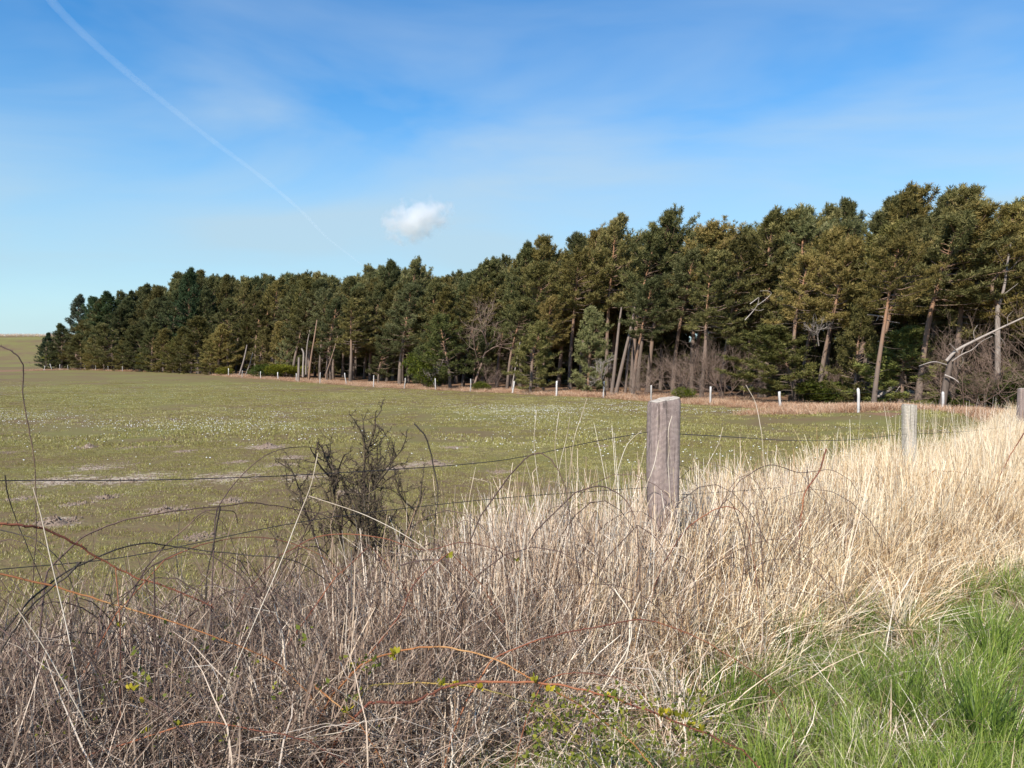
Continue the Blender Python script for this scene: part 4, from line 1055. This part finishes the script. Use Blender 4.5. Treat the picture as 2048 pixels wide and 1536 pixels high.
# leaf litter and matted low grass
LT = [src('mat_source_%d' % s, clump(1300 + s, 60, .2, (.08, .30), (1.15, .3), (.4, .6), (.003, .006), 4, .1, (.1, .95)), M['straw']) for s in range(5)]
X, Y = region(9000, -4, 7, 1.2, 9, lambda X, Y: .5 * sstep(.7, .0, near_side(X, Y)) * (.5 + .8 * sstep(-.9, -.1, verge_side(X, Y))) * (1 - .45 * sstep(-.7, -1.5, verge_side(X, Y))) * np.clip(.6 + .9 * wave(X, Y, .22, 63), 0, 1))
scatter('matted_grass', LT, np.stack([X, Y, G(X, Y)], -1), rng.uniform(0, 6.3, len(X)), rng.uniform(.7, 1.2, len(X)), 'matted pale dead grass lying flat on the verge', 'dead grass', tilt=rng.normal(0, .15, (len(X), 2)))
# dark tangle of thin dead stems (left half)
def tangle(seed, n, R, H, w):
    r = np.random.RandomState(seed); A = Acc()
    b = np.stack([r.normal(0, R, n), r.normal(0, R * .8, n), r.uniform(0, H * .9, n) ** 1.0], -1)
    v, f, t = ribbons(b, r.uniform(0, 6.3, n), r.uniform(.15, .6, n), r.uniform(.2, 2.3, n), r.normal(.4, .8, n), r.uniform(*w, n), 6, np.clip(r.beta(1.6, 2.2, n), 0, 1), r, 1.5, .12, .3)
    v[:, 2] = np.abs(v[:, 2]); A.add(v, f, t); return A
TG = []
for s in range(10):
    A = tangle(1400 + s, 74, .15, .55, (.0028, .0066))
    B = clump(1450 + s, 13, .16, (.4, .9), (.40, .3), (.7, .7), (.0032, .0062), 7, .09, (.3, 1.0), tipw=.3)
    A.add(np.concatenate(B.v), np.concatenate(B.f4), np.concatenate(B.t))
    TG.append(src('tangle_source_%02d' % s, A, M['tangle']))
def tang_f(X, Y):
    ns, vs = near_side(X, Y), verge_side(X, Y)
    return sstep(-.3, .2, vs) * sstep(1.0, .1, ns) * sstep(.95, -.9, X) + .10 * sstep(-.1, .3, vs) * sstep(.9, .2, ns) * (X > 0)
X, Y = region(13000, -4.5, 5, 1.2, 6.5, lambda X, Y: tang_f(X, Y) * .32)
hs_ = np.interp(X, [-3, -1.5, -.8, 0], [1.0, .98, 1.04, 1.10]) * rng.uniform(.75, 1.15, len(X)) * (.9 + .3 * wave(X, Y, .4, 77))
hs_ = hs_ * np.interp(near_side(X, Y), [-2, -.2, .9], [1.0, 1.0, .65])
scatter('dead_undergrowth', TG, np.stack([X, Y, G(X, Y)], -1), rng.uniform(0, 6.3, len(X)), np.stack([np.ones(len(X)), np.ones(len(X)), hs_], -1), 'grey-brown tangle of thin dead stems under the bramble', 'undergrowth')
# green verge grass
GR = [src('green_source_%02d' % s, clump(1500 + s, 70, .07, (.10, .30), (.22, .2), (.9, .6), (.0028, .0060), 6, .03, (.05, .85) if s % 4 else (.3, 1.0), tipw=.1), M['grass']) for s in range(10)]
def green_f(X, Y):
    vs = verge_side(X, Y)
    return sstep(.35, -.25, vs + .2 * wave(X, Y, .3, 81)) * (.35 + .75 * np.clip(.5 + 1.3 * wave(X, Y, .3, 82), 0, 1)) + .10 * sstep(.9, .3, vs) * (Y < 7)
X, Y = region(16000, -4, 9, .9, 11, lambda X, Y: green_f(X, Y) * .8)
hh_ = rng.uniform(.55, 1.1, len(X)) * (.85 + .55 * np.clip(wave(X, Y, .28, 85), -.6, 1)) * np.interp(verge_side(X, Y), [-1.2, -.2, .4], [1.0, .95, 1.2])
scatter('verge_grass', GR, np.stack([X, Y, G(X, Y)], -1), rng.uniform(0, 6.3, len(X)), np.stack([hh_ * .5 + .5, hh_ * .5 + .5, hh_], -1), 'fresh green grass of the verge in the lower right', 'grass', tilt=rng.normal(0, .12, (len(X), 2)) + np.array([0, -.10]))
# lush dark tussocks: single ones that can be pointed at
for q, (px, py, s, lab) in enumerate([(1590, 1330, 1.25, 'dark green grass tussock left of the dry fallen stick'), (1720, 1270, 1.0, 'bright green grass tussock below the pale leaning stalk'), (1470, 1420, 1.2, 'green grass tussock beside the end of the orange bramble cane'),
                                      (1800, 1440, 1.25, 'bluish green grass tussock low on the verge'), (1985, 1330, 1.4, 'large lush grass tussock at the right edge'), (1400, 1350, 1.0, 'green tussock with dead blades behind the long red bramble cane'),
                                      (1960, 1500, 1.5, 'broad-bladed grass tussock in the lower right corner'), (740, 1380, .8, 'small green tuft inside the dead stems left of centre')]):
    d = gd(px, py); p = pt(px, py, d)
    me = clump(1600 + q, 220, .11, (.16, .40), (.25, .22), (.8, .5), (.0025, .0055), 7, .03, (.0, .6), tipw=.08).mesh('tussock'); me.materials.append(M['grass'])
    o = obj('grass_tussock', me); o.location = (p[0], p[1], float(G(p[0], p[1]))); o.scale = (s, s, s * .85); tag(o, lab, 'grass tuft', 'tussocks on the verge')

# ------------------------------------------------------------------ thorn bush
def thornbush():
    root = empty('thorn_bush', tuple(pt(705, 1150, 4.55)[:2]) + (0.0,)); tag(root, 'small dark leafless thorn bush rising from the dead stems', 'bush')
    r = np.random.RandomState(21)
    for q, (az, sp, L, rad) in enumerate([(0.2, .18, 1.30, .012), (2.6, .28, 1.22, .011), (4.4, .22, 1.10, .010), (1.2, .42, 1.15, .010), (3.4, .45, 1.0, .009), (5.6, .36, 1.12, .009), (0, .5, 1.1, .008)]):
        A = Acc()
        def grow(p, d, L, rad, lv):
            k = 7; pts = [p]; dd = d.copy()
            for _ in range(k - 1):
                dd = dd + r.normal(0, .09 if lv == 3 else .15, 3); dd[2] += .07; dd /= np.linalg.norm(dd); pts.append(pts[-1] + dd * L / (k - 1))
            pts = np.array(pts); A.tube(pts, np.linspace(rad, rad * .4, k), 5 if lv > 1 else 3, float(np.clip(.45 + r.normal(0, .2), 0, 1)), cap=False)
            for i_ in range(1, k):
                if lv < 3:
                    for _ in range(1):
                        e = r.normal(0, 1, 3); e /= np.linalg.norm(e); A.tube([pts[i_], pts[i_] + e * r.uniform(.012, .035)], [rad * .6 + .0007, .0004], 3, .35, cap=False)
            if lv > 0:
                for _ in range({3: 9, 2: 4, 1: 2}[lv]):
                    s = r.uniform(.5 if lv == 3 else .12, 1.0); o = np.array([np.interp(s, np.linspace(0, 1, k), pts[:, c]) for c in range(3)])
                    nd = dd * .5 + r.normal(0, .62, 3); nd[2] += .25; nd /= np.linalg.norm(nd)
                    grow(o, nd, {3: .25, 2: .14, 1: .07}[lv] * r.uniform(.6, 1.25), max(rad * .55, .0017), lv - 1)
        d = np.array([math.cos(az) * sp * .62, math.sin(az) * sp * .5, 1.0]); d /= np.linalg.norm(d)
        grow(np.array([math.cos(az) * .05, math.sin(az) * .05, -.03]), d, L * .86, rad * 1.25, 3)
        obj('branch', A.mesh('thorn_branch', True), M['thorn'], root)
thornbush()

# ------------------------------------------------------------------ bramble canes, traced at their place
def spline(P, per=6):
    P = np.asarray(P, float); k = len(P)
    Q = np.vstack([2 * P[0] - P[1], P, 2 * P[-1] - P[-2]]); out = []
    for i_ in range(1, k):
        a, b, c, d = Q[i_ - 1], Q[i_], Q[i_ + 1], Q[i_ + 2]
        for s in np.linspace(0, 1, per, endpoint=False):
            out.append(.5 * ((2 * b) + (-a + c) * s + (2 * a - 5 * b + 4 * c - d) * s ** 2 + (-a + 3 * b - 3 * c + d) * s ** 3))
    out.append(P[-1]); return np.array(out)
CR = np.random.RandomState(77)
def cane(path, d0, d1, wpx, mat, label, thorns=True, root_to_ground=False, leaves=0, name='bramble_cane', cat='bramble', taper=.5, group='bramble canes'):
    k = len(path); P = np.array([pt(a, b, gd(a, b) - .12) if d0 == 'g' else pt(a, b, d0 + (d1 - d0) * i_ / (k - 1)) for i_, (a, b) in enumerate(path)])
    if d0 == 'g': root_to_ground = False; d0 = d1 = float(P[:, 1].mean())
    Q = spline(P)
    for end in ((1,) if root_to_ground is True else ((0,) if root_to_ground == 'start' else ((0, 1) if root_to_ground == 'both' else ()))):
        e, f_ = (Q[-1], Q[-1] - Q[-4]) if end else (Q[0], Q[0] - Q[3])
        gz = float(G(e[0], e[1]))
        if e[2] > gz + .02:
            f_ = f_ / (np.linalg.norm(f_) + 1e-9); ext = []
            if mat == 'stalk' and f_[2] < -.35:
                ext = [e + f_ * (gz - .03 - e[2]) / f_[2] * q_ for q_ in (.33, .66, 1.0)]
                Q = np.vstack([Q, ext]); continue
            hgt = e[2] - gz; st = np.array([f_[0] * .5, f_[1] * .5, 0]) * hgt
            for s in (.25, .5, .75, 1.0): ext.append(e + st * (1 - (1 - s) ** 2) * 1.0 - np.array([0, 0, hgt + .03]) * s ** 1.15)
            Q = np.vstack([Q, ext]) if end else np.vstack([ext[::-1], Q])
    n = len(Q); r0 = wpx / F * (d0 + d1) / 2 * .5
    jit = CR.normal(0, r0 * .55, Q.shape); jit[1:-1] = .5 * jit[1:-1] + .25 * (jit[:-2] + jit[2:]); Q = Q + jit * (1.0 if mat != 'stalk' else .4)
    rad = r0 * np.linspace(1, taper, n)
    A = Acc(); A.tube(Q, rad, 7, np.clip(.5 + .25 * np.sin(np.linspace(0, 9, n) + CR.uniform(0, 6)), 0, 1))
    if mat == 'stalk' and n > 6:
        pass
    root = None; me = A.mesh('cane', True); me.materials.append(M[mat])
    parts = []
    if thorns and wpx > 2.5:
        B = Acc(); tg = np.gradient(Q, axis=0); tg /= np.linalg.norm(tg, axis=1)[:, None] + 1e-9
        seglen = np.concatenate([[0], np.cumsum(np.linalg.norm(np.diff(Q, axis=0), axis=1))]); s = 0.0
        while s < seglen[-1]:
            o = np.array([np.interp(s, seglen, Q[:, c]) for c in range(3)]); t_ = np.array([np.interp(s, seglen, tg[:, c]) for c in range(3)])
            e = CR.normal(0, 1, 3); e -= t_ * e.dot(t_); e /= np.linalg.norm(e) + 1e-9
            B.tube([o + e * r0 * .5, o + e * (r0 + .008) - t_ * .003], [r0 * .55, .0003], 3, .8, cap=False); s += CR.uniform(.008, .022)
        tm = B.mesh('thorns'); tm.materials.append(M[mat]); parts.append(('thorns', tm))
    for q in range(leaves):
        s = CR.uniform(.1, .95); o = Q[int(s * (n - 1))] + CR.normal(0, .01, 3); L = Acc()
        for _ in range(CR.randint(5, 10)):
            d = CR.normal(0, 1, 3); d[2] = abs(d[2]) + .4; d /= np.linalg.norm(d); ln = CR.uniform(.012, .030); sd_ = np.cross(d, CR.normal(0, 1, 3)); sd_ /= np.linalg.norm(sd_)
            b0 = o + d * .004; L.add([b0, b0 + d * ln * .35 + sd_ * ln * .32, b0 + d * ln * .75 + sd_ * ln * .22, b0 + d * ln, b0 + d * ln * .75 - sd_ * ln * .22, b0 + d * ln * .35 - sd_ * ln * .32],
                                     [[0, 1, 2], [0, 2, 3], [0, 3, 4], [0, 4, 5]], CR.uniform(.35, 1))
        lm = L.mesh('leaf_sprig'); lm.materials.append(M['gorse']); parts.append(('leaf_sprig', lm))
    if parts:
        root = empty(name, tuple(Q[0])); c = obj('cane', me, None, root); c.location = (-Q[0]).tolist()
        for pn, pm in parts:
            c = obj(pn, pm, None, root); c.location = (-Q[0]).tolist()
            if pn == 'leaf_sprig': c.color = (1.6, 1.35, .9, 1)
    else:
        root = obj(name, me)
    tag(root, label, cat, group); return root
B_ = [
 ([(-60, 1052), (0, 1048), (51, 1051), (89, 1060), (137, 1080), (178, 1104), (219, 1128), (267, 1152), (342, 1179), (430, 1215)], 2.5, 2.9, 9, 'cane_red', 'thick orange-red bramble cane sloping down from the left edge', True, 'start', 0),
 ([(-40, 1140), (0, 1149), (92, 1169), (154, 1186), (205, 1202), (253, 1214), (342, 1244), (478, 1292), (560, 1330)], 2.5, 2.7, 7, 'cane_orange', 'rusty orange bramble cane crossing below the orange-red one, far left', True, True, 0),
 ([(90, 1160), (102, 1135), (164, 1077), (205, 1056), (249, 1041), (307, 1029), (376, 1019), (441, 1012), (496, 1006), (547, 1010), (595, 1019), (649, 1032), (700, 1060)], 2.8, 3.6, 5.5, 'cane_brown', 'long purplish bramble cane arching over the left field to the thorn bush', True, 'both', 0),
 ([(270, 1175), (287, 1145), (301, 1125), (335, 1087), (376, 1053), (403, 1026), (441, 1020), (468, 1024), (475, 1046)], 2.9, 3.2, 5, 'cane_brown', 'greyish bramble cane rising steeply and hooking over', True, 'start', 0),
 ([(430, 1040), (437, 1015), (472, 964), (513, 923), (547, 903), (581, 895), (632, 897), (690, 930)], 3.2, 3.9, 4, 'cane_brown', 'thin bramble loop arching highest left of the thorn bush', True, 'both', 0),
 ([(440, 1012), (430, 1075), (417, 1132), (412, 1180)], 3.1, 3.1, 5, 'cane_dark', 'short straight dark stem hanging from the arched cane', True, True, 0),
 ([(60, 1200), (130, 1145), (188, 1118), (239, 1097), (294, 1087), (342, 1092), (410, 1101), (478, 1108), (547, 1114), (598, 1125), (646, 1155), (680, 1190)], 2.7, 3.4, 5.5, 'cane_dark', 'dark bramble cane arching low across the left field', True, 'both', 0),
 ([(9, 950), (20, 1005), (51, 1084), (75, 1140)], 2.7, 2.8, 4, 'cane_dark', 'straight dark stem leaning at the left edge', True, True, 0),
 ([(-25, 690), (0, 692), (25, 703), (42, 722), (47, 740), (46, 790), (55, 840), (62, 880), (70, 940), (72, 1000), (72, 1060), (68, 1130), (66, 1180)], 2.6, 2.7, 4.5, 'cane_brown', 'tall thin shoot bent over at its top by the left edge', True, True, 0),
 ([(830, 848), (850, 872), (863, 911), (872, 956), (876, 995), (871, 1034), (868, 1080)], 4.1, 4.1, 5, 'cane_dark', 'upright dark thorny shoot right of the thorn bush', True, True, 0),
 ([(1020, 950), (1039, 930), (1058, 912), (1084, 907), (1110, 930), (1130, 973), (1136, 1008), (1143, 1048), (1150, 1100)], 4.0, 4.0, 4.5, 'cane_brown', 'brown cane arching over left of the big post', True, 'both', 0),
 ([(800, 1130), (843, 1121), (870, 1120), (895, 1122), (908, 1139), (918, 1158), (921, 1223), (923, 1289), (925, 1340)], 3.3, 3.3, 5, 'cane_brown', 'brown stem bending over and dropping straight down in the centre', True, True, 0),
 ([(80, 1560), (109, 1534), (182, 1508), (260, 1485), (339, 1459), (391, 1446), (430, 1446), (495, 1458), (591, 1474), (643, 1498), (703, 1534), (760, 1575)], 2.35, 2.35, 6, 'cane_red', 'long red bramble cane arching along the bottom edge', True, False, 2),
 ([(500, 1420), (531, 1365), (578, 1287), (630, 1214), (667, 1159), (693, 1136), (740, 1090)], 2.9, 3.2, 4.5, 'cane_red', 'thin red cane rising to the right beneath the thorn bush', True, True, 0),
 ([(560, 1480), (591, 1448), (656, 1391), (713, 1336), (760, 1284), (805, 1219), (823, 1175), (859, 1136), (900, 1105)], 2.8, 3.2, 5.5, 'cane_red', 'crimson bramble cane rising diagonally through the centre', True, True, 4),
 ([(720, 1330), (760, 1313), (799, 1303), (838, 1295), (878, 1293), (917, 1299), (956, 1308), (1000, 1323), (1039, 1344), (1078, 1365), (1104, 1378), (1156, 1409), (1195, 1433), (1260, 1482), (1300, 1527)], 2.7, 2.5, 6.5, 'cane_orange', 'orange bramble arch crossing behind the thick red cane, lower centre', True, 'both', 3),
 ([(740, 1405), (760, 1404), (825, 1404), (864, 1386), (906, 1370), (956, 1364), (1000, 1364), (1065, 1365), (1130, 1373), (1182, 1382), (1234, 1398), (1286, 1417), (1338, 1438), (1391, 1459), (1443, 1482), (1484, 1500)], 2.6, 2.5, 9.5, 'cane_red', 'thickest orange-red bramble cane running down to the lower right', True, 'both', 9),
 ([(980, 1325), (1000, 1310), (1065, 1284), (1130, 1266), (1195, 1254), (1255, 1241), (1299, 1241), (1351, 1257), (1404, 1279), (1443, 1303), (1482, 1326), (1530, 1360)], 2.8, 3.0, 5, 'cane_red', 'long slender red cane arching over the straw below the big post', True, 'both', 0),
 ([(1080, 1375), (1091, 1360), (1130, 1348), (1169, 1346), (1221, 1353), (1260, 1365), (1286, 1386), (1300, 1410)], 2.65, 2.65, 3.5, 'cane_red', 'short thin red arch above the thickest cane', True, 'both', 0),
 ([(1150, 985), (1199, 972), (1238, 988), (1261, 1017), (1274, 1060), (1279, 1151), (1282, 1200)], 3.9, 3.8, 4.5, 'cane_brown', 'brown cane bowing over just left of the big post', True, 'both', 0),
 ([(1360, 1075), (1378, 1053), (1411, 1030), (1443, 1014), (1469, 1017), (1485, 1030), (1495, 1056), (1500, 1080)], 4.0, 4.0, 4, 'cane_red', 'small red arched cane right of the big post', True, 'both', 0),
 ([(1652, 897), (1639, 942), (1612, 981), (1603, 1020), (1600, 1053), (1598, 1100)], 5.2, 5.0, 5, 'cane_red', 'reddish upright stem standing in the straw between the two near posts', True, True, 0),
 ([(1275, 1050), (1310, 1075), (1330, 1105), (1345, 1140), (1352, 1170)], 3.9, 3.8, 3.5, 'cane_brown', 'short brown arch at the foot of the big post', True, 'both', 0),
 ([(740, 1372), (768, 1368), (825, 1366), (904, 1368), (943, 1373), (982, 1382), (1040, 1400), (1100, 1420)], 2.75, 2.65, 6, 'cane_green', 'yellow-green bramble cane lying behind the thickest cane', True, 'both', 3),
 ([(232, 1136), (240, 1240), (241, 1318), (240, 1370), (241, 1467)], 2.6, 2.5, 3.5, 'cane_red', 'thin vertical red stem in the dark tangle, left', True, True, 1),
 ([(240, 1365), (268, 1386), (320, 1417), (346, 1446), (372, 1475), (400, 1510)], 2.4, 2.3, 7, 'cane_brown', 'thick brown cane sloping down in the lower left', True, True, 2),
 ([(160, 1125), (146, 1141), (120, 1162), (78, 1196), (39, 1245), (8, 1292), (-20, 1350)], 2.5, 2.4, 8, 'cane_dark', 'thick dark grey stem slanting to the left edge', False, True, 0),
 ([(630, 1372), (641, 1381), (667, 1402), (700, 1430), (720, 1450)], 2.55, 2.5, 6, 'cane_orange', 'short bright orange cane piece in the centre-left tangle', True, True, 1),
 ([(330, 1120), (400, 1090), (480, 1075), (560, 1080), (640, 1110), (700, 1160)], 3.0, 3.4, 3.5, 'cane_red', 'thin red cane crossing behind the low dark arch', True, 'both', 0),
 ([(0, 1060), (60, 1075), (110, 1110), (140, 1160), (160, 1220)], 2.7, 2.7, 4, 'cane_dark', 'dark thin cane curving down under the orange-red one', True, True, 0),
 ([(560, 1110), (650, 1070), (760, 1075), (850, 1100), (930, 1085), (1010, 1110), (1060, 1170)], 3.4, 3.7, 3.5, 'cane_red', 'wavy dark red cane lying over the stems below the thorn bush', True, 'both', 1),
 ([(1480, 960), (1540, 930), (1600, 945), (1660, 940), (1700, 960)], 5.2, 5.6, 3, 'cane_brown', 'thin dark cane lying on the straw top right of the big post', True, 'both', 0),
 ([(1870, 940), (1920, 945), (1970, 955), (2010, 965)], 7.5, 7.3, 3, 'cane_orange', 'thin orange cane lying on the straw right of the pale post', True, 'both', 0),
 ([(2070, 850), (2046, 870), (2030, 895), (2018, 915)], 7.5, 7.5, 4, 'cane_red', 'reddish stem poking out by the right edge', True, True, 0),
]
for row in B_:
    path, d0, d1, w, mt, lab, th_, rt, lv = row
    cane(path, d0, d1, w * .62, mt, lab, th_, rt, lv)
S_ = [
 ([(66, 975), (82, 1032), (99, 1108), (130, 1240), (146, 1318), (167, 1435), (180, 1500), (186, 1540)], 2.45, 2.3, 4, 'long pale straight stalk crossing the thick orange-red cane'),
 ([(34, 1217), (86, 1292), (156, 1417), (190, 1470)], 2.3, 2.3, 4, 'long pale stalk slanting down right in the lower left tangle'),
 ([(636, 906), (622, 970), (595, 1039), (560, 1128), (485, 1299), (456, 1370), (427, 1443), (393, 1536)], 2.9, 2.4, 3.5, 'very long pale stalk slanting from the thorn bush to the bottom edge'),
 ([(618, 992), (732, 1031), (830, 1083), (879, 1126)], 3.5, 3.4, 3, 'pale stalk lying slantwise across the thorn bush foot'),
 ([(1229, 1178), (1258, 1222), (1263, 1253), (1255, 1297), (1203, 1381)], 3.0, 2.8, 5, 'pale dry forked stem in the straw below the big post'),
 ([(1281, 1183), (1262, 1235), (1258, 1290), (1246, 1340), (1240, 1383)], 3.0, 2.8, 5, 'pale dry stem crossing the forked one'),
 ([(1829, 1139), (1814, 1167), (1790, 1206), (1783, 1235)], 4.4, 4.2, 6, 'white leaning dry stem above the green tussocks'),
 ([(1520, 1345), (1548, 1342), (1600, 1336), (1647, 1327)], 'g', 0, 4.5, 'dry fallen stick lying flat at the green grass edge'),
 ([(1610, 1342), (1642, 1365), (1689, 1399)], 'g', 0, 5, 'pale broken stick pointing down into the green grass'),
 ([(1174, 796), (1163, 832), (1150, 871), (1142, 920)], 4.3, 4.3, 2.5, 'straight pale stalk standing tall left of the big post'),
 ([(1073, 820), (1068, 881), (1072, 930), (1080, 990)], 4.2, 4.2, 2.2, 'thin pale stalk rising above the brown cane'),
 ([(1118, 823), (1110, 891), (1116, 940), (1120, 990)], 4.2, 4.2, 2.4, 'thin pale stalk, taller neighbour of the forked stalk left of the big post'),
 ([(1140, 835), (1133, 875), (1122, 920), (1110, 980)], 4.2, 4.2, 2.2, 'thin pale forked stalk left of the big post'),
 ([(1492, 770), (1511, 806), (1521, 854), (1524, 877), (1530, 940)], 5.0, 5.0, 2.6, 'lone pale stalk crossing the far fence line right of the big post'),
 ([(1283, 861), (1254, 890), (1235, 942), (1225, 980)], 4.2, 4.1, 2.4, 'thin kinked stalk pointing at the big post from the left'),
 ([(1446, 854), (1436, 890), (1417, 925), (1400, 960)], 4.5, 4.5, 2.2, 'thin pale stalk leaning right beside the big post'),
 ([(1344, 832), (1337, 860), (1338, 900), (1336, 925), (1338, 960)], 4.45, 4.4, 2.6, 'pale curved stalk standing in front of the big post'),
 ([(1318, 880), (1308, 930), (1290, 975), (1265, 1010)], 4.3, 4.2, 2.6, 'pale stalk leaning against the front of the big post'),
 ([(500, 1480), (600, 1475), (690, 1462), (730, 1440)], 2.4, 2.5, 3.5, 'bent pale stem lying nearly level near the bottom edge'),
 ([(980, 1170), (1010, 1230), (1022, 1310), (1030, 1390)], 2.9, 2.8, 3, 'upright pale stalk in the middle of the straw'),
]
for path, d0, d1, w, lab in S_:
    cane(path, d0, d1, w * .55, 'stalk', lab, False, True, 0, 'dry_stalk', 'stalk', .75, 'single pale dry stalks')
# thin curving background canes that fill the thicket, too many to name
A = Acc()
for q in range(150):
    x = CR.uniform(-3.2, 2.2); y = np.interp(x, [-3.2, -2, .9, 2.2], [1.9, 3.0, 4.7, 5.6]) + CR.normal(-.25, .35)
    az = CR.uniform(0, 6.3); L = CR.uniform(.5, 1.5); hgt = CR.uniform(.35, .95); z0 = float(G(x, y)); s = np.linspace(0, 1, 12)
    P = np.stack([x + math.cos(az) * L * (s - .5), y + math.sin(az) * L * .5 * (s - .5), z0 + hgt * (1 - (2 * s - 1) ** 2) ** .7 + .05 * np.sin(s * 7 + q)], -1)
    A.tube(P, np.linspace(.0030, .0014, 12) * CR.uniform(.6, 1.2), 4, CR.uniform(.1, .9), cap=False)
o = obj('bramble_undergrowth', A.mesh('bramble_undergrowth', True), M['cane_brown']); tag(o, 'mesh of thin arching bramble shoots woven through the dead growth', 'undergrowth', kind='stuff')
# scattered young bramble leaves near the bottom
A = Acc()
for q in range(260):
    px = CR.choice([CR.uniform(1060, 1480), CR.uniform(60, 760), CR.uniform(1200, 1400), CR.uniform(1040, 1300), CR.uniform(1060, 1250)]); py = CR.uniform(1380, 1530) if px > 1000 else CR.uniform(1250, 1500)
    o_ = pt(px, py, CR.uniform(2.35, 2.8)); o_[2] = max(o_[2], float(G(o_[0], o_[1])) + .03)
    for _ in range(5):
        d = CR.normal(0, 1, 3); d[2] = abs(d[2]); d /= np.linalg.norm(d); ln = CR.uniform(.008, .022); sd_ = np.cross(d, CR.normal(0, 1, 3)); sd_ /= np.linalg.norm(sd_); b0 = o_ + CR.normal(0, .012, 3)
        A.add([b0, b0 + d * ln * .4 + sd_ * ln * .35, b0 + d * ln, b0 + d * ln * .4 - sd_ * ln * .35], [[0, 1, 2, 3]], CR.uniform(.2, 1))
o = obj('bramble_leaves', A.mesh('bramble_leaves'), M['gorse']); tag(o, 'small yellow-green bramble leaves sprouting low in the thicket', 'leaves', kind='stuff')

# ------------------------------------------------------------------ cloud and contrail (real volumes far away)
def volmat(name, dens, noisy, col=(1, 1, 1), aniso=0.3):
    m, nt = newmat(name); out = N(nt, 'ShaderNodeOutputMaterial'); v = N(nt, 'ShaderNodeVolumePrincipled', ins={'Color': (*col, 1), 'Anisotropy': aniso, 'Density': dens})
    if noisy:
        tc = N(nt, 'ShaderNodeTexCoord')
        n1 = noise(nt, tc.outputs['Object'], noisy[0], 4, .6)
        ln = N(nt, 'ShaderNodeVectorMath', operation='LENGTH'); mpp = N(nt, 'ShaderNodeMapping', ins={'Scale': noisy[1]})
        nt.links.new(tc.outputs['Object'], mpp.inputs[0]); nt.links.new(mpp.outputs[0], ln.inputs[0])
        f = mathn(nt, 'SUBTRACT', mathn(nt, 'ADD', mathn(nt, 'SUBTRACT', 1.0, ln.outputs['Value']), mathn(nt, 'MULTIPLY', mathn(nt, 'SUBTRACT', n1, .5), noisy[2])), .12)
        f = mathn(nt, 'MULTIPLY', mathn(nt, 'MAXIMUM', f, 0.0), dens)
        nt.links.new(f, v.inputs['Density'])
    nt.links.new(v.outputs[0], out.inputs['Volume']); return m
D = 3000.0
c0 = pt(832, 440, D); sx = 78 / F * D; sz = 43 / F * D
import bmesh
bm = bmesh.new(); bmesh.ops.create_icosphere(bm, subdivisions=3, radius=1.0)
me = bpy.data.meshes.new('cloud'); bm.to_mesh(me); bm.free()
co = np.zeros(len(me.vertices) * 3, np.float32); me.vertices.foreach_get('co', co); co = co.reshape(-1, 3) * np.array([sx, sx * .6, sz]) * 1.15; me.vertices.foreach_set('co', co.ravel().astype(np.float32))
me.materials.append(volmat('cloud_vapour', .045, (.022, (1 / sx, 1 / (sx * .6), 1 / sz), 2.3)))
o = obj('cloud', me); o.location = c0; o.rotation_euler = (0, math.radians(-14), 0)
tag(o, 'small soft white cloud floating alone above the left of the wood', 'cloud')
A = Acc(); path = [(60, -60), (110, 10), (180, 80), (260, 150), (350, 222), (430, 285), (520, 352), (600, 420), (660, 480), (725, 530)]
alt = 2200.0; P = []
for (a, b) in path:
    q = pt(a, b, 1.0); P.append(pt(a, b, alt / ((q[2] - EYE))))
Q = spline(P, 8)
wv = np.interp(np.linspace(0, 1, len(Q)), [0, .3, .5, .75, 1], [30, 30, 26, 28, 20])
A.tube(Q, wv * (1 + .07 * CR.normal(0, 1, len(Q))), 10, .5); cm = A.mesh('contrail', True); cm.materials.append(volmat('contrail_vapour', .0010, None))
o = obj('contrail', cm); tag(o, 'thin white aircraft trail slanting down across the left sky', 'contrail')
